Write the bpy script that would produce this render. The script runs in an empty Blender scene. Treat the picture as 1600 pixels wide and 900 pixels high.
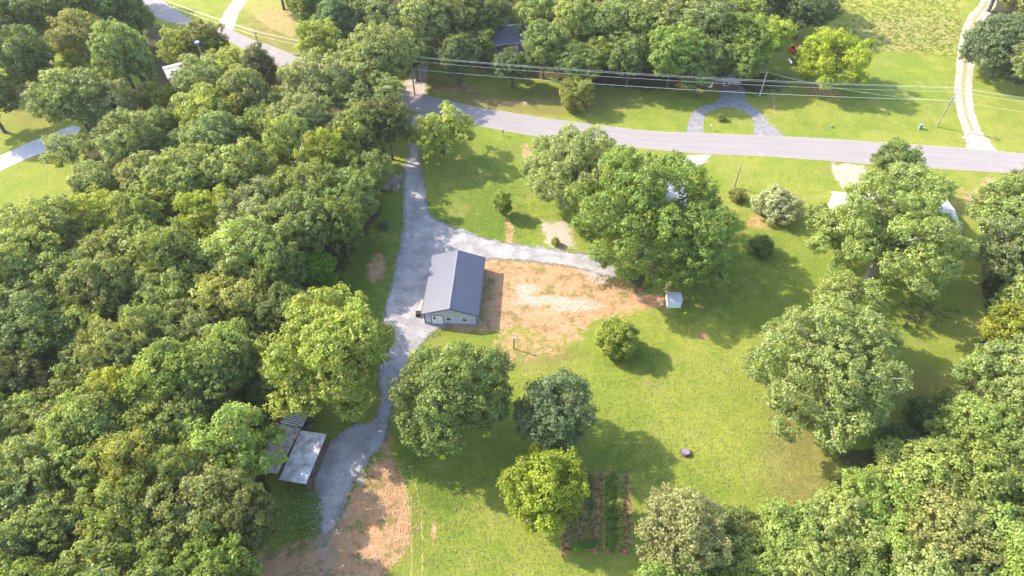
import bpy, math, random
import numpy as np
from mathutils import Vector, Matrix
from mathutils.geometry import tessellate_polygon
R_ = math.radians
sc = bpy.context.scene
col = sc.collection

# ------------------------------------------------------------------ camera
CAM_H, PITCH, FPX = 90.0, 48.0, 1067.0
cam = bpy.data.cameras.new('camera'); co = bpy.data.objects.new('camera', cam); col.objects.link(co)
cam.lens = 24.0; cam.sensor_width = 36.0; cam.clip_end = 6000; cam.clip_start = 0.5
co.location = (0, 0, CAM_H); co.rotation_euler = (R_(90 - PITCH), 0, 0)
sc.camera = co
# ------------------------------------------------------------------ light
SUN_EL, SUN_AZ = 37.0, -68.0          # azimuth from +Y, clockwise positive: the sun stands far left
w = bpy.data.worlds.new('World'); sc.world = w; w.use_nodes = True
nt = w.node_tree; bg = nt.nodes['Background']
sky = nt.nodes.new('ShaderNodeTexSky'); sky.sky_type = 'NISHITA'; sky.sun_disc = False
sky.sun_elevation = R_(SUN_EL); sky.sun_rotation = R_(SUN_AZ)
sky.air_density = 1.0; sky.dust_density = 1.5
nt.links.new(sky.outputs[0], bg.inputs[0]); bg.inputs[1].default_value = 0.15
sd = bpy.data.lights.new('sun', 'SUN'); sd.energy = 2.6; sd.angle = R_(0.55); sd.color = (1.0, 0.90, 0.74)
so = bpy.data.objects.new('sun', sd); col.objects.link(so)
sv = Vector((math.cos(R_(SUN_EL)) * math.sin(R_(SUN_AZ)), math.cos(R_(SUN_EL)) * math.cos(R_(SUN_AZ)), math.sin(R_(SUN_EL))))
so.rotation_euler = sv.to_track_quat('Z', 'Y').to_euler(); so.location = (-60, 100, 80)
sc.view_settings.view_transform = 'Standard'; sc.view_settings.look = 'None'
sc.view_settings.exposure = 2.24; sc.view_settings.gamma = 1.0

# ------------------------------------------------------------------ projection helpers (photo pixel <-> place)
_t = R_(PITCH)
FW = np.array([0, math.cos(_t), -math.sin(_t)]); UP = np.array([0, math.sin(_t), math.cos(_t)])
def at(u, v, z=0.0):
    d = FW * FPX + np.array([1, 0, 0]) * (u - 800) + UP * (450 - v)
    k = (z - CAM_H) / d[2]
    return Vector((d[0] * k, d[1] * k, z))
def ppm(p):
    return FPX / float(np.dot(np.array([p[0], p[1], p[2] - CAM_H]), FW))
def topix(X, Y):
    dep = Y * FW[1] - CAM_H * FW[2]
    return 800 + FPX * X / dep, 450 - FPX * (Y * UP[1] - CAM_H * UP[2]) / dep

# ------------------------------------------------------------------ object helpers
def tag(o, label=None, cat=None, group=None, kind=None):
    if label: o['label'] = label
    if cat: o['category'] = cat
    if group: o['group'] = group
    if kind: o['kind'] = kind
    return o
def empty(name, loc, rz=0.0, label=None, cat=None, group=None):
    o = bpy.data.objects.new(name, None); col.objects.link(o); o.empty_display_size = 0.3
    o.location = loc; o.rotation_euler = (0, 0, rz)
    return tag(o, label, cat, group)
def link(name, me, mat=None, parent=None, loc=None, rz=None):
    o = bpy.data.objects.new(name, me); col.objects.link(o)
    if mat and not me.materials: me.materials.append(mat)
    if parent: o.parent = parent
    if loc is not None: o.location = loc
    if rz is not None: o.rotation_euler = (0, 0, rz)
    return o
class MB:
    def __init__(s): s.v = []; s.f = []
    def box(s, x0, x1, y0, y1, z0, z1, M=None):
        n = len(s.v)
        P = [(x, y, z) for z in (z0, z1) for x, y in ((x0, y0), (x1, y0), (x1, y1), (x0, y1))]
        if M: P = [tuple(M @ Vector(p)) for p in P]
        s.v += P
        s.f += [tuple(n + i for i in q) for q in ((3, 2, 1, 0), (4, 5, 6, 7), (0, 1, 5, 4), (1, 2, 6, 5), (2, 3, 7, 6), (3, 0, 4, 7))]
        return s
    def poly(s, pts, off):
        n = len(s.v); k = len(pts); off = Vector(off)
        s.v += [tuple(p) for p in pts] + [tuple(Vector(p) + off) for p in pts]
        s.f += [tuple(range(n + k - 1, n - 1, -1)), tuple(range(n + k, n + 2 * k))]
        s.f += [(n + i, n + (i + 1) % k, n + k + (i + 1) % k, n + k + i) for i in range(k)]
        return s
    def tube(s, pts, rad, n=8, cap=True):
        pts = [Vector(p) for p in pts]
        if not hasattr(rad, '__len__'): rad = [rad] * len(pts)
        base = len(s.v)
        for i, p in enumerate(pts):
            d = (pts[min(i + 1, len(pts) - 1)] - pts[max(i - 1, 0)]).normalized()
            a = d.cross(Vector((0, 0, 1)) if abs(d.z) < .95 else Vector((1, 0, 0))).normalized(); b = d.cross(a)
            for k in range(n):
                t = 2 * math.pi * k / n
                s.v.append(tuple(p + (a * math.cos(t) + b * math.sin(t)) * rad[i]))
        for i in range(len(pts) - 1):
            for k in range(n):
                s.f.append((base + i * n + k, base + i * n + (k + 1) % n, base + (i + 1) * n + (k + 1) % n, base + (i + 1) * n + k))
        if cap:
            s.f.append(tuple(base + k for k in range(n - 1, -1, -1))); e = base + (len(pts) - 1) * n
            s.f.append(tuple(e + k for k in range(n)))
        return s
    def mesh(s, name, mat=None):
        me = bpy.data.meshes.new(name); me.from_pydata(s.v, [], s.f); me.update()
        import bmesh
        b = bmesh.new(); b.from_mesh(me); bmesh.ops.recalc_face_normals(b, faces=b.faces); b.to_mesh(me); b.free()
        if mat: me.materials.append(mat)
        return me
    def build(s, name, mat, parent=None, loc=None, rz=None):
        return link(name, s.mesh(name, mat), None, parent, loc, rz)

# ------------------------------------------------------------------ materials
def mat(name, c, rough=.8, metal=0., spec=.3, var=.12, vscale=2., bump=0., bscale=8., c2=None, noise_detail=6):
    m = bpy.data.materials.new(name); m.use_nodes = True; n = m.node_tree; b = n.nodes['Principled BSDF']
    b.inputs['Roughness'].default_value = rough; b.inputs['Metallic'].default_value = metal
    b.inputs['Specular IOR Level'].default_value = spec
    geo = n.nodes.new('ShaderNodeNewGeometry')
    nz = n.nodes.new('ShaderNodeTexNoise'); nz.inputs['Scale'].default_value = vscale; nz.inputs['Detail'].default_value = noise_detail
    n.links.new(geo.outputs['Position'], nz.inputs['Vector'])
    mx = n.nodes.new('ShaderNodeMix'); mx.data_type = 'RGBA'
    c2 = c2 or tuple(x * (1 - 2 * var) for x in c); c1 = tuple(min(1, x * (1 + var)) for x in c)
    ra = n.nodes.new('ShaderNodeMapRange'); ra.inputs[1].default_value = .3; ra.inputs[2].default_value = .7
    n.links.new(nz.outputs[0], ra.inputs[0]); n.links.new(ra.outputs[0], mx.inputs['Factor'])
    mx.inputs[6].default_value = (*c1, 1); mx.inputs[7].default_value = (*c2, 1)
    n.links.new(mx.outputs[2], b.inputs['Base Color'])
    if bump:
        bn = n.nodes.new('ShaderNodeTexNoise'); bn.inputs['Scale'].default_value = bscale; bn.inputs['Detail'].default_value = 8
        n.links.new(geo.outputs['Position'], bn.inputs['Vector'])
        bp = n.nodes.new('ShaderNodeBump'); bp.inputs['Strength'].default_value = 1; bp.inputs['Distance'].default_value = bump
        n.links.new(bn.outputs[0], bp.inputs['Height']); n.links.new(bp.outputs[0], b.inputs['Normal'])
    return m
class NT:
    """small helper for writing node materials"""
    def __init__(s, name):
        s.m = bpy.data.materials.new(name); s.m.use_nodes = True; s.n = s.m.node_tree; s.b = s.n.nodes['Principled BSDF']
        s.geo = s.n.nodes.new('ShaderNodeNewGeometry').outputs['Position']
    def L(s, a, b): s.n.links.new(a, b)
    def noise(s, scale, detail=4, rough=.55, vec=None, stretch=None, w=None):
        z = s.n.nodes.new('ShaderNodeTexNoise'); z.inputs['Scale'].default_value = scale
        z.inputs['Detail'].default_value = detail; z.inputs['Roughness'].default_value = rough
        v = vec or s.geo
        if stretch:
            mp = s.n.nodes.new('ShaderNodeMapping'); mp.inputs['Scale'].default_value = stretch[:3]
            if len(stretch) > 3: mp.inputs['Rotation'].default_value = (0, 0, stretch[3])
            s.L(v, mp.inputs[0]); v = mp.outputs[0]
        s.L(v, z.inputs['Vector']); return z.outputs[0]
    def math(s, op, a, b=None, c=None, clamp=False):
        z = s.n.nodes.new('ShaderNodeMath'); z.operation = op; z.use_clamp = clamp
        for i, x in enumerate((a, b, c)):
            if x is None: continue
            if isinstance(x, (int, float)): z.inputs[i].default_value = x
            else: s.L(x, z.inputs[i])
        return z.outputs[0]
    def rng(s, x, a, b, c=0., d=1.):
        z = s.n.nodes.new('ShaderNodeMapRange'); z.interpolation_type = 'SMOOTHSTEP'
        z.inputs[1].default_value = a; z.inputs[2].default_value = b; z.inputs[3].default_value = c; z.inputs[4].default_value = d
        s.L(x, z.inputs[0]); return z.outputs[0]
    def mix(s, f, a, b, blend='MIX'):
        z = s.n.nodes.new('ShaderNodeMix'); z.data_type = 'RGBA'; z.blend_type = blend
        for i, x in ((0, f), (6, a), (7, b)):
            if isinstance(x, (int, float)): z.inputs[i].default_value = x
            elif isinstance(x, tuple): z.inputs[i].default_value = (*x[:3], 1)
            else: s.L(x, z.inputs[i])
        return z.outputs[2]
    def attr(s, name):
        z = s.n.nodes.new('ShaderNodeAttribute'); z.attribute_name = name
        q = s.n.nodes.new('ShaderNodeSeparateColor'); s.L(z.outputs['Color'], q.inputs[0]); return q.outputs
    def bump(s, h, dist):
        z = s.n.nodes.new('ShaderNodeBump'); z.inputs['Strength'].default_value = 1; z.inputs['Distance'].default_value = dist
        s.L(h, z.inputs['Height']); s.L(z.outputs[0], s.b.inputs['Normal'])
    def done(s, color, rough=.9, spec=.2):
        s.L(color, s.b.inputs['Base Color']); s.b.inputs['Roughness'].default_value = rough
        s.b.inputs['Specular IOR Level'].default_value = spec; return s.m

GRASS_A, GRASS_B, GRASS_C = (.202, .266, .032), (.318, .338, .056), (.42, .35, .13)
def ground_material():
    k = NT('ground_cover')
    A = k.attr('mask_a'); B = k.attr('mask_b')
    big = k.noise(.045, 3); mid = k.noise(.25, 5, .6); fine = k.noise(2.2, 6, .7); speck = k.noise(7, 3, .7)
    edge = k.math('ADD', k.math('MULTIPLY', k.math('SUBTRACT', k.noise(.55, 8, .7), .5), 1.5), k.math('MULTIPLY', k.math('SUBTRACT', fine, .5), .5))
    edge2 = k.math('ADD', k.math('MULTIPLY', k.math('SUBTRACT', k.noise(.4, 7, .65, stretch=(1, 1.8, 1)), .5), 1.2), k.math('MULTIPLY', k.math('SUBTRACT', speck, .5), .5))
    def msk(a, e, lo=.40, hi=.62): return k.rng(k.math('ADD', a, e), lo, hi)
    g = k.mix(k.rng(k.math('ADD', k.math('MULTIPLY', big, .6), k.math('MULTIPLY', mid, .5)), .42, .68), GRASS_A, GRASS_B)
    g = k.mix(k.math('MULTIPLY', k.rng(k.noise(.8, 6, .7), .5, .75), .35), g, GRASS_C)
    # dry and lush zones
    g = k.mix(k.math('MULTIPLY', msk(B[0], edge2, .3, .8), .85), g, k.mix(k.rng(fine, .3, .7), (.27, .20, .08), (.23, .20, .06)))
    g = k.mix(k.math('MULTIPLY', msk(B[1], edge, .3, .8), .75), g, (.085, .150, .016))
    # rough meadow
    me = k.mix(k.rng(k.noise(.9, 7, .75), .38, .62), (.30, .315, .055), (.41, .385, .095))
    me = k.mix(k.rng(k.noise(2.5, 5, .8), .58, .72), me, (.23, .24, .05))
    me = k.mix(k.math('MULTIPLY', msk(B[0], edge, .3, .7), .7), me, (.40, .32, .15))
    g = k.mix(msk(B[2], k.math('MULTIPLY', edge, .3)), g, me)
    # fine mottling of blades, weeds and clippings
    g = k.mix(k.rng(k.noise(2.1, 6, .85), .36, .62, 0, 1), k.mix(.42, g, (.06, .10, .012)), g)
    g = k.mix(k.math('MULTIPLY', k.rng(speck, .60, .74), .35), g, (.30, .28, .09))
    g = k.mix(k.math('MULTIPLY', k.rng(k.noise(11, 2, .5), .62, .74), .4), g, (.06, .09, .015))
    g = k.mix(k.math('MULTIPLY', k.rng(k.noise(1.3, 8, .8), .50, .66), .5), g, (.26, .235, .07))
    g = k.mix(k.math('MULTIPLY', k.rng(k.noise(.6, 8, .8), .54, .68), .55), g, (.10, .14, .022))
    g = k.mix(k.math('MULTIPLY', k.rng(k.noise(5.5, 3, .8), .56, .66), .5), g, (.085, .12, .02))
    st = k.noise(1.0, 3, .5, stretch=(1.6, .16, 1, .5)); g = k.mix(k.math('MULTIPLY', k.rng(st, .45, .6), .16), g, (.16, .22, .03))
    wn = k.noise(.12, 8, .7); g = k.mix(k.math('MULTIPLY', k.rng(wn, .52, .62), .35), g, (.33, .29, .09))
    # bare places
    cl = k.mix(k.rng(k.noise(.7, 7, .7), .36, .62), (.50, .26, .125), (.52, .33, .19))
    cl = k.mix(k.math('MULTIPLY', k.rng(k.noise(.5, 6, .7, stretch=(1, 2, 1)), .56, .66), .7), cl, (.40, .205, .10))
    cl = k.mix(k.math('MULTIPLY', k.rng(k.noise(2.2, 7, .85), .50, .66), .55), cl, (.27, .18, .10))
    cl = k.mix(k.math('MULTIPLY', k.rng(k.math('ADD', k.noise(.33, 7, .75), k.math('MULTIPLY', speck, .15)), .58, .66), .8), cl, (.17, .17, .05))
    g = k.mix(msk(A[0], edge), g, cl)
    pa = k.mix(k.rng(k.noise(1.6, 7, .8), .38, .64), (.50, .42, .34), (.37, .30, .23))
    pa = k.mix(k.rng(k.noise(5, 4, .8), .60, .74), pa, (.35, .30, .24))
    g = k.mix(msk(A[1], edge2), g, pa)
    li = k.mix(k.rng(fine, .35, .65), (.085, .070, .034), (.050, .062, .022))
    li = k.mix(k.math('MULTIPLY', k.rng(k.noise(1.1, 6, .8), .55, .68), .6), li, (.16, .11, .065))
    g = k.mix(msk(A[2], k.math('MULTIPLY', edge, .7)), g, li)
    k.bump(k.math('ADD', k.noise(2.6, 8, .8), k.math('MULTIPLY', speck, .5)), .5)
    return k.done(g, .95, .1)
M_GROUND = ground_material()
def gravel_material(name, c1, c2, c3, sc_=1.0):
    k = NT(name)
    f = k.noise(5 * sc_, 6, .8); v = k.n.nodes.new('ShaderNodeTexVoronoi'); v.inputs['Scale'].default_value = 9 * sc_; k.L(k.geo, v.inputs['Vector'])
    g = k.mix(k.rng(k.noise(.35, 6, .65), .36, .64), c1, c2)
    g = k.mix(k.math('MULTIPLY', k.rng(k.noise(2.6, 6, .85), .52, .66), .75), g, c3)
    g = k.mix(k.math('MULTIPLY', k.rng(k.noise(3.3, 4, .8), .55, .66), .75), g, tuple(min(1, x * 1.7) for x in c1))
    g = k.mix(k.math('MULTIPLY', v.outputs['Color'], .18), g, (.8, .8, .8), 'OVERLAY')
    g = k.mix(k.math('MULTIPLY', k.rng(k.noise(.8, 8, .85), .56, .68), .5), g, (.26, .22, .16))
    k.bump(k.math('ADD', k.noise(2.4, 6, .85), v.outputs['Distance']), .14)
    return k.done(g, .95, .15)
M_GRAVEL = gravel_material('blue_grey_gravel', (.250, .236, .236), (.38, .355, .345), (.11, .10, .105))  # broad tone blotches paint sun dapples, along with packed gravel, into the colour
M_TRACK = gravel_material('pale_dirt_gravel', (.42, .355, .30), (.36, .28, .22), (.26, .19, .14), .8)
M_CONC = mat('pale_concrete_drive', (.38, .38, .39), .9, var=.08, vscale=1.2, bump=.01)
def road_material(name, base, worn, crack):
    k = NT(name)
    uv = k.n.nodes.new('ShaderNodeAttribute'); uv.attribute_name = 'across'
    s = k.n.nodes.new('ShaderNodeSeparateXYZ'); k.L(uv.outputs['Vector'], s.inputs[0]); a = s.outputs[0]; l = s.outputs[1]
    cv = k.n.nodes.new('ShaderNodeCombineXYZ'); k.L(k.math('MULTIPLY', a, 9.), cv.inputs[0]); k.L(k.math('MULTIPLY', l, .06), cv.inputs[1])
    wob = k.noise(1, 5, .6, vec=cv.outputs[0])
    lane = k.math('MULTIPLY', k.math('COSINE', k.math('MULTIPLY', a, 4 * 2 * math.pi)), -.5)
    t = k.math('ADD', k.math('MULTIPLY', lane, .10), wob)
    g = k.mix(k.rng(t, .3, .75), base, worn)
    g = k.mix(k.math('MULTIPLY', k.rng(k.noise(6, 6, .8), .45, .7), .35), g, crack)
    g = k.mix(k.math('MULTIPLY', k.rng(k.noise(.25, 5, .7), .55, .7), .35), g, tuple(x * 1.18 for x in worn))
    ed = k.math('ABSOLUTE', k.math('SUBTRACT', a, .5))
    g = k.mix(k.rng(k.math('ADD', ed, k.math('MULTIPLY', k.math('SUBTRACT', k.noise(1.2, 6, .7), .5), .06)), .465, .485), g, (.27, .235, .17))
    k.bump(k.noise(12, 4, .7), .012)
    return k.done(g, .85, .25)
M_ROAD = road_material('old_asphalt', (.205, .184, .182), (.238, .214, .212), (.140, .128, .126))
M_DRIVE = mat('grey_asphalt_drive', (.20, .19, .20), .9, var=.15, vscale=1.0, bump=.02, bscale=10)

# ------------------------------------------------------------------ ground: one sheet, open zones as soft masks on its vertices
def P2(px): return np.array(px, float)
def poly_mask(U, V, pts, soft):
    p = P2(pts); n = len(p); inside = np.zeros(U.shape, bool); dmin = np.full(U.shape, 1e9)
    for i in range(n):
        a = p[i]; b = p[(i + 1) % n]
        c = ((a[1] > V) != (b[1] > V)) & (U < (b[0] - a[0]) * (V - a[1]) / (b[1] - a[1] + 1e-9) + a[0])
        inside ^= c
        e = b - a; t = np.clip(((U - a[0]) * e[0] + (V - a[1]) * e[1]) / (e @ e), 0, 1)
        dmin = np.minimum(dmin, np.hypot(U - a[0] - t * e[0], V - a[1] - t * e[1]))
    s = np.where(inside, dmin, -dmin)
    return np.clip(.5 + s / (2 * soft), 0, 1)
def ell(U, V, u, v, ru, rv, s=1.0):
    d = np.sqrt(((U - u) / ru) ** 2 + ((V - v) / rv) ** 2)
    return s * np.clip(1.25 - .75 * d, 0, 1)
def axis(lo, hi, step, far, up):
    a = list(np.arange(lo, hi + .01, step)); s = step
    while a[-1] < far[1]: s *= up; a.append(a[-1] + s)
    s = step
    while a[0] > far[0]: s *= up; a.insert(0, a[0] - s)
    return np.array(a)
def make_ground():
    xs = axis(-78, 78, .45, (-3000, 3000), 1.035); ys = axis(22, 118, .45, (-700, 4000), 1.035)
    X, Y = np.meshgrid(xs, ys); nx, ny = len(xs), len(ys)
    co_ = np.stack([X, Y, np.zeros_like(X)], -1).reshape(-1, 3)
    idx = np.arange(nx * ny).reshape(ny, nx)
    q = np.stack([idx[:-1, :-1], idx[:-1, 1:], idx[1:, 1:], idx[1:, :-1]], -1).reshape(-1, 4)
    me = quads_mesh('ground', co_, q)
    x = co_[:, 0]; y = co_[:, 1]
    ok = y > -40
    U, V = topix(x, np.where(ok, y, -40.))
    z = np.zeros(len(x)); clay = z.copy(); pale = z.copy(); forest = z.copy(); dry = z.copy(); lush = z.copy(); mead = z.copy()
    def mx(a, b): np.maximum(a, b, out=a)
    # red clay yard east of the barn and at the bottom drive
    mx(clay, poly_mask(U, V, [(752, 402), (800, 405), (870, 415), (930, 412), (1000, 430), (1045, 455), (1045, 475), (1000, 485), (930, 500), (900, 525), (860, 530), (820, 515), (745, 518), (690, 512), (690, 500), (750, 500)], 20))
    mx(clay, .52 * poly_mask(U, V, [(760, 505), (900, 505), (930, 530), (880, 560), (800, 580), (790, 600), (765, 560)], 18))
    mx(clay, poly_mask(U, V, [(575, 735), (605, 700), (625, 735), (640, 790), (640, 850), (622, 875), (600, 900), (560, 960), (380, 960), (400, 870), (470, 845), (515, 830), (545, 790), (560, 755)], 12))
    mx(clay, .9 * poly_mask(U, V, [(395, 620), (455, 610), (455, 640), (430, 680), (405, 700)], 14))
    for e in ((588, 420, 14, 22, 1.), (795, 365, 8, 22, .85), (825, 236, 12, 12, .8), (668, 735, 4, 22, .0), (1070, 830, 4, 30, 0), (775, 545, 8, 40, .6), (590, 690, 30, 20, .7), (1535, 310, 55, 22, .62), (1550, 290, 25, 14, .75), (1390, 145, 0.1, .1, 0), (1290, 140, 35, 14, .7), (1345, 395, 30, 10, .4), (1095, 525, 12, 9, .7), (1180, 345, 20, 12, .65), (1195, 350, 30, 14, .5), (560, 700, 40, 14, .8), (678, 826, 5, 26, .8), (1210, 165, 4, 50, .55), (1222, 165, 0.1, .1, 0), (1500, 400, 40, 25, .35), (725, 138, 60, 12, .5), (790, 160, 70, 7, .6), (430, 30, 50, 25, .5), (1180, 120, 25, 25, .8), (1565, 450, 40, 25, .8), (940, 745, 30, 30, .0)):
        mx(clay, ell(U, V, *e))
    mx(pale, poly_mask(U, V, [(1298, 256), (1350, 257), (1354, 285), (1340, 305), (1318, 296), (1305, 280)], 8))
    mx(pale, poly_mask(U, V, [(845, 347), (890, 345), (900, 385), (876, 394), (850, 386)], 16) * .9)
    for e in ((845, 470, 75, 11, .62), (820, 455, 22, 18, .7), (900, 478, 45, 10, .9), (940, 430, 35, 14, .8), (608, 284, 22, 16, .75), (1475, 95, .1, .1, 0), (506, 850, 16, 55, .6), (560, 740, 16, 40, .6), (520, 800, 30, 50, .6), (1090, 250, 20, 8, .6), (655, 130, 16, 34, .7), (420, 45, 60, 14, .0), (860, 500, 70, 8, .3)):
        mx(pale, ell(U, V, *e))
    # leaf litter under the woods
    mx(forest, poly_mask(U, V, [(-900, -380), (215, -300), (225, 60), (240, 120), (140, 180), (130, 240), (125, 300), (110, 345), (-100, 345), (-2500, 600), (-1500, 1500), (440, 1300), (380, 900), (425, 800), (415, 700), (440, 610), (520, 470), (545, 400), (595, 330), (600, 210), (560, 150), (440, 110), (300, 60)], 22))
    mx(forest, poly_mask(U, V, [(470, -10), (470, 60), (560, 110), (690, 90), (800, 120), (880, 125), (1000, 140), (1130, 135), (1180, 100), (1240, 40), (1260, -20), (1290, -300), (400, -320)], 14))
    mx(forest, poly_mask(U, V, [(1000, 960), (1010, 830), (1100, 800), (1250, 830), (1310, 750), (1420, 700), (1500, 640), (1530, 560), (1540, 480), (1530, 400), (1700, 380), (2600, 500), (2000, 1400), (1000, 1400)], 22))
    mx(forest, poly_mask(U, V, [(1530, -10), (1545, 60), (1560, 120), (1620, 140), (2600, 200), (2200, -300), (1560, -200)], 14))
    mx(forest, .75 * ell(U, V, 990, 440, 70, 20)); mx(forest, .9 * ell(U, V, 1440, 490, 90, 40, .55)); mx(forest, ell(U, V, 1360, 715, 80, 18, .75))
    mx(forest, ell(U, V, 30, 150, 60, 30, .6)); mx(forest, ell(U, V, 1180, 130, 60, 22, .75))
    cut = np.maximum(poly_mask(U, V, [(-60, 232), (20, 185), (60, 160), (120, 250), (118, 350), (-200, 352), (-200, 260)], 8), ell(U, V, 25, 195, 50, 30))
    forest *= (1 - cut)
    # drier grass
    for e in ((840, 160, 190, 22, .8), (1200, 600, 30, 80, .0), (1240, 690, 55, 80, .9), (1260, 760, 80, 50, .8), (1190, 600, 30, 50, .5), (1480, 330, 80, 40, .55), (1430, 600, 90, 40, .7), (440, 50, 90, 60, .8), (40, 180, 60, 40, .6), (1230, 140, 70, 60, .45), (1150, 240, 20, 8, .3), (800, 235, 60, 25, .5), (850, 555, 90, 30, .7), (1180, 640, 60, 90, .35), (640, 820, 35, 80, .55), (1580, 200, 60, 50, .45), (1425, 50, 95, 30, 1.), (1330, 40, 30, 30, .5), (1330, 265, 90, 20, .45)):
        mx(dry, ell(U, V, *e))
    for e in ((700, 760, 60, 60, .8), (760, 330, 90, 80, .8), (560, 400, 60, 140, .9), (1110, 430, 160, 120, .6), (1000, 560, 120, 60, .45), (660, 700, 60, 60, .8), (1000, 720, 90, 70, .55), (500, 800, 60, 70, .9), (900, 250, 120, 60, .3), (60, 240, 80, 20, .5)):
        mx(lush, ell(U, V, *e))
    mx(mead, poly_mask(U, V, [(1300, -20), (1300, 60), (1355, 78), (1420, 82), (1492, 88), (1498, 40), (1510, -20), (1540, -300), (1250, -300)], 3))
    mx(mead, .8 * poly_mask(U, V, [(330, -20), (420, 45), (460, 62), (480, -20)], 5))
    road_side = poly_mask(U, V, [(655, 118), (800, 150), (880, 172), (880, 185), (800, 172), (700, 158)], 6)
    mx(dry, road_side)
    for nm, tri in (('mask_a', (clay, pale, forest)), ('mask_b', (dry, lush, mead))):
        a = me.attributes.new(nm, 'FLOAT_COLOR', 'POINT')
        c = np.ones((len(x), 4), np.float32)
        for i, t in enumerate(tri): c[:, i] = np.where(ok, t, 0)
        a.data.foreach_set('color', c.ravel())
    g = link('ground', me, M_GROUND); g['kind'] = 'structure'
def quads_mesh(name, v, q, smooth=False):
    me = bpy.data.meshes.new(name); n = len(v); m = len(q)
    me.vertices.add(n); me.vertices.foreach_set('co', np.asarray(v, np.float32).ravel())
    me.loops.add(m * 4); me.loops.foreach_set('vertex_index', np.asarray(q, np.int32).ravel())
    me.polygons.add(m); me.polygons.foreach_set('loop_start', np.arange(0, m * 4, 4, dtype=np.int32))
    try: me.polygons.foreach_set('loop_total', np.full(m, 4, np.int32))
    except Exception: pass
    me.update(calc_edges=True); return me
make_ground()

def catmull(p, n=8):
    p = [Vector(x) for x in p]; p = [2 * p[0] - p[1]] + p + [2 * p[-1] - p[-2]]; out = []
    for i in range(1, len(p) - 2):
        a, b, c, d = p[i - 1:i + 3]
        for k in range(n):
            t = k / n
            out.append(.5 * (2 * b + (c - a) * t + (2 * a - 5 * b + 4 * c - d) * t * t + (3 * b - a - 3 * c + d) * t ** 3))
    out.append(p[-2]); return out
def band(name, far, near, z, m, jit=.0, seed=0):
    """sheet between two traced edges, with an 'across' attribute for the wheel bands"""
    rs = random.Random(seed)
    A = catmull([at(*p) for p in far], 12); B = catmull([at(*p) for p in near], 12)
    def resample(P, n):
        d = [0]
        for i in range(1, len(P)): d.append(d[-1] + (P[i] - P[i - 1]).length)
        o = []; j = 0
        for k in range(n + 1):
            s = d[-1] * k / n
            while j < len(d) - 2 and d[j + 1] < s: j += 1
            o.append(P[j].lerp(P[j + 1], (s - d[j]) / max(1e-6, d[j + 1] - d[j])))
        return o
    n = int(sum((A[i] - A[i - 1]).length for i in range(1, len(A))) / .6)
    A = resample(A, n); B = resample(B, n); C = 8; v = []; at_ = []; s = 0; ja = jb = 0
    for i in range(n + 1):
        ja = ja * .7 + rs.uniform(-jit, jit); jb = jb * .7 + rs.uniform(-jit, jit)
        if i: s += (A[i] - A[i - 1]).length
        d = (B[i] - A[i]).normalized(); a = A[i] + d * ja; b = B[i] + d * jb
        for k in range(C + 1):
            p = a.lerp(b, k / C); v.append((p.x, p.y, z)); at_.append((k / C, s, 0))
    q = [(i * (C + 1) + k, (i + 1) * (C + 1) + k, (i + 1) * (C + 1) + k + 1, i * (C + 1) + k + 1) for i in range(n) for k in range(C)]
    me = quads_mesh(name, v, q)
    t = me.attributes.new('across', 'FLOAT_VECTOR', 'POINT'); t.data.foreach_set('vector', np.array(at_, np.float32).ravel())
    if me.polygons[0].normal.z < 0: me.flip_normals()
    o = link(name, me, m); o['kind'] = 'structure'; return o
def sheet(name, px, z, m, jit=.2, seed=0, step=.35, smooth=True, thick=0.):
    rs = random.Random(seed); P = [at(*p) for p in px]
    if smooth: P = catmull(P + [P[0]], 6)[:-1]
    ring = []; n = len(P); j = Vector((0, 0, 0)); k2 = Vector((0, 0, 0))
    for i in range(n):
        a, b = P[i], P[(i + 1) % n]; c = max(1, int((b - a).length / step))
        for k in range(c):
            j = j * .55 + Vector((rs.uniform(-jit, jit), rs.uniform(-jit, jit), 0))
            k2 = k2 * .92 + Vector((rs.uniform(-jit, jit), rs.uniform(-jit, jit), 0)) * .35
            ring.append(a.lerp(b, k / c) + j + k2)
    v = [(p.x, p.y, z) for p in ring]
    tri = tessellate_polygon([[Vector(p) for p in v]])
    me = bpy.data.meshes.new(name); me.from_pydata(v, [], [tuple(t) for t in tri]); me.update()
    if me.polygons[0].normal.z < 0: me.flip_normals()
    o = link(name, me, m); o['kind'] = 'structure'; return o

far_edge = [(60, -110), (150, -60), (235, -12), (295, 28), (345, 40), (385, 58), (419, 70), (455, 84), (520, 106), (590, 128), (640, 142), (700, 157), (740, 166), (800, 176), (880, 188), (1000, 203), (1100, 208), (1200, 212), (1300, 217), (1400, 224), (1500, 231), (1600, 240), (1800, 262), (2300, 330)]
near_edge = [(30, -75), (120, -42), (205, -5), (246, 28), (290, 40), (345, 58), (400, 88), (455, 110), (520, 133), (580, 152), (625, 168), (680, 181), (740, 195), (800, 207), (870, 218), (990, 231), (1095, 240), (1200, 245), (1300, 252), (1400, 260), (1500, 266), (1600, 273), (1800, 292), (2300, 360)]
band('road', far_edge, near_edge, .04, M_ROAD, .04, 3)
GR = [(642, 180), (640, 230), (633, 262), (631, 300), (632, 345), (626, 385), (616, 430), (604, 475), (596, 505), (590, 540), (592, 580), (596, 620), (585, 660), (548, 668), (520, 690), (498, 715), (494, 750), (500, 775), (505, 800), (503, 822), (509, 846), (515, 838), (521, 818), (531, 796), (548, 758), (578, 715), (600, 685), (612, 640), (620, 605), (640, 565), (662, 532), (690, 513), (705, 507), (728, 500), (738, 440), (757, 407), (800, 406), (868, 413), (925, 424), (960, 432), (958, 415), (930, 400), (880, 393), (832, 386), (780, 378), (730, 364), (690, 348), (668, 332), (664, 300), (657, 262), (656, 230), (662, 195), (672, 178)]
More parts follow.
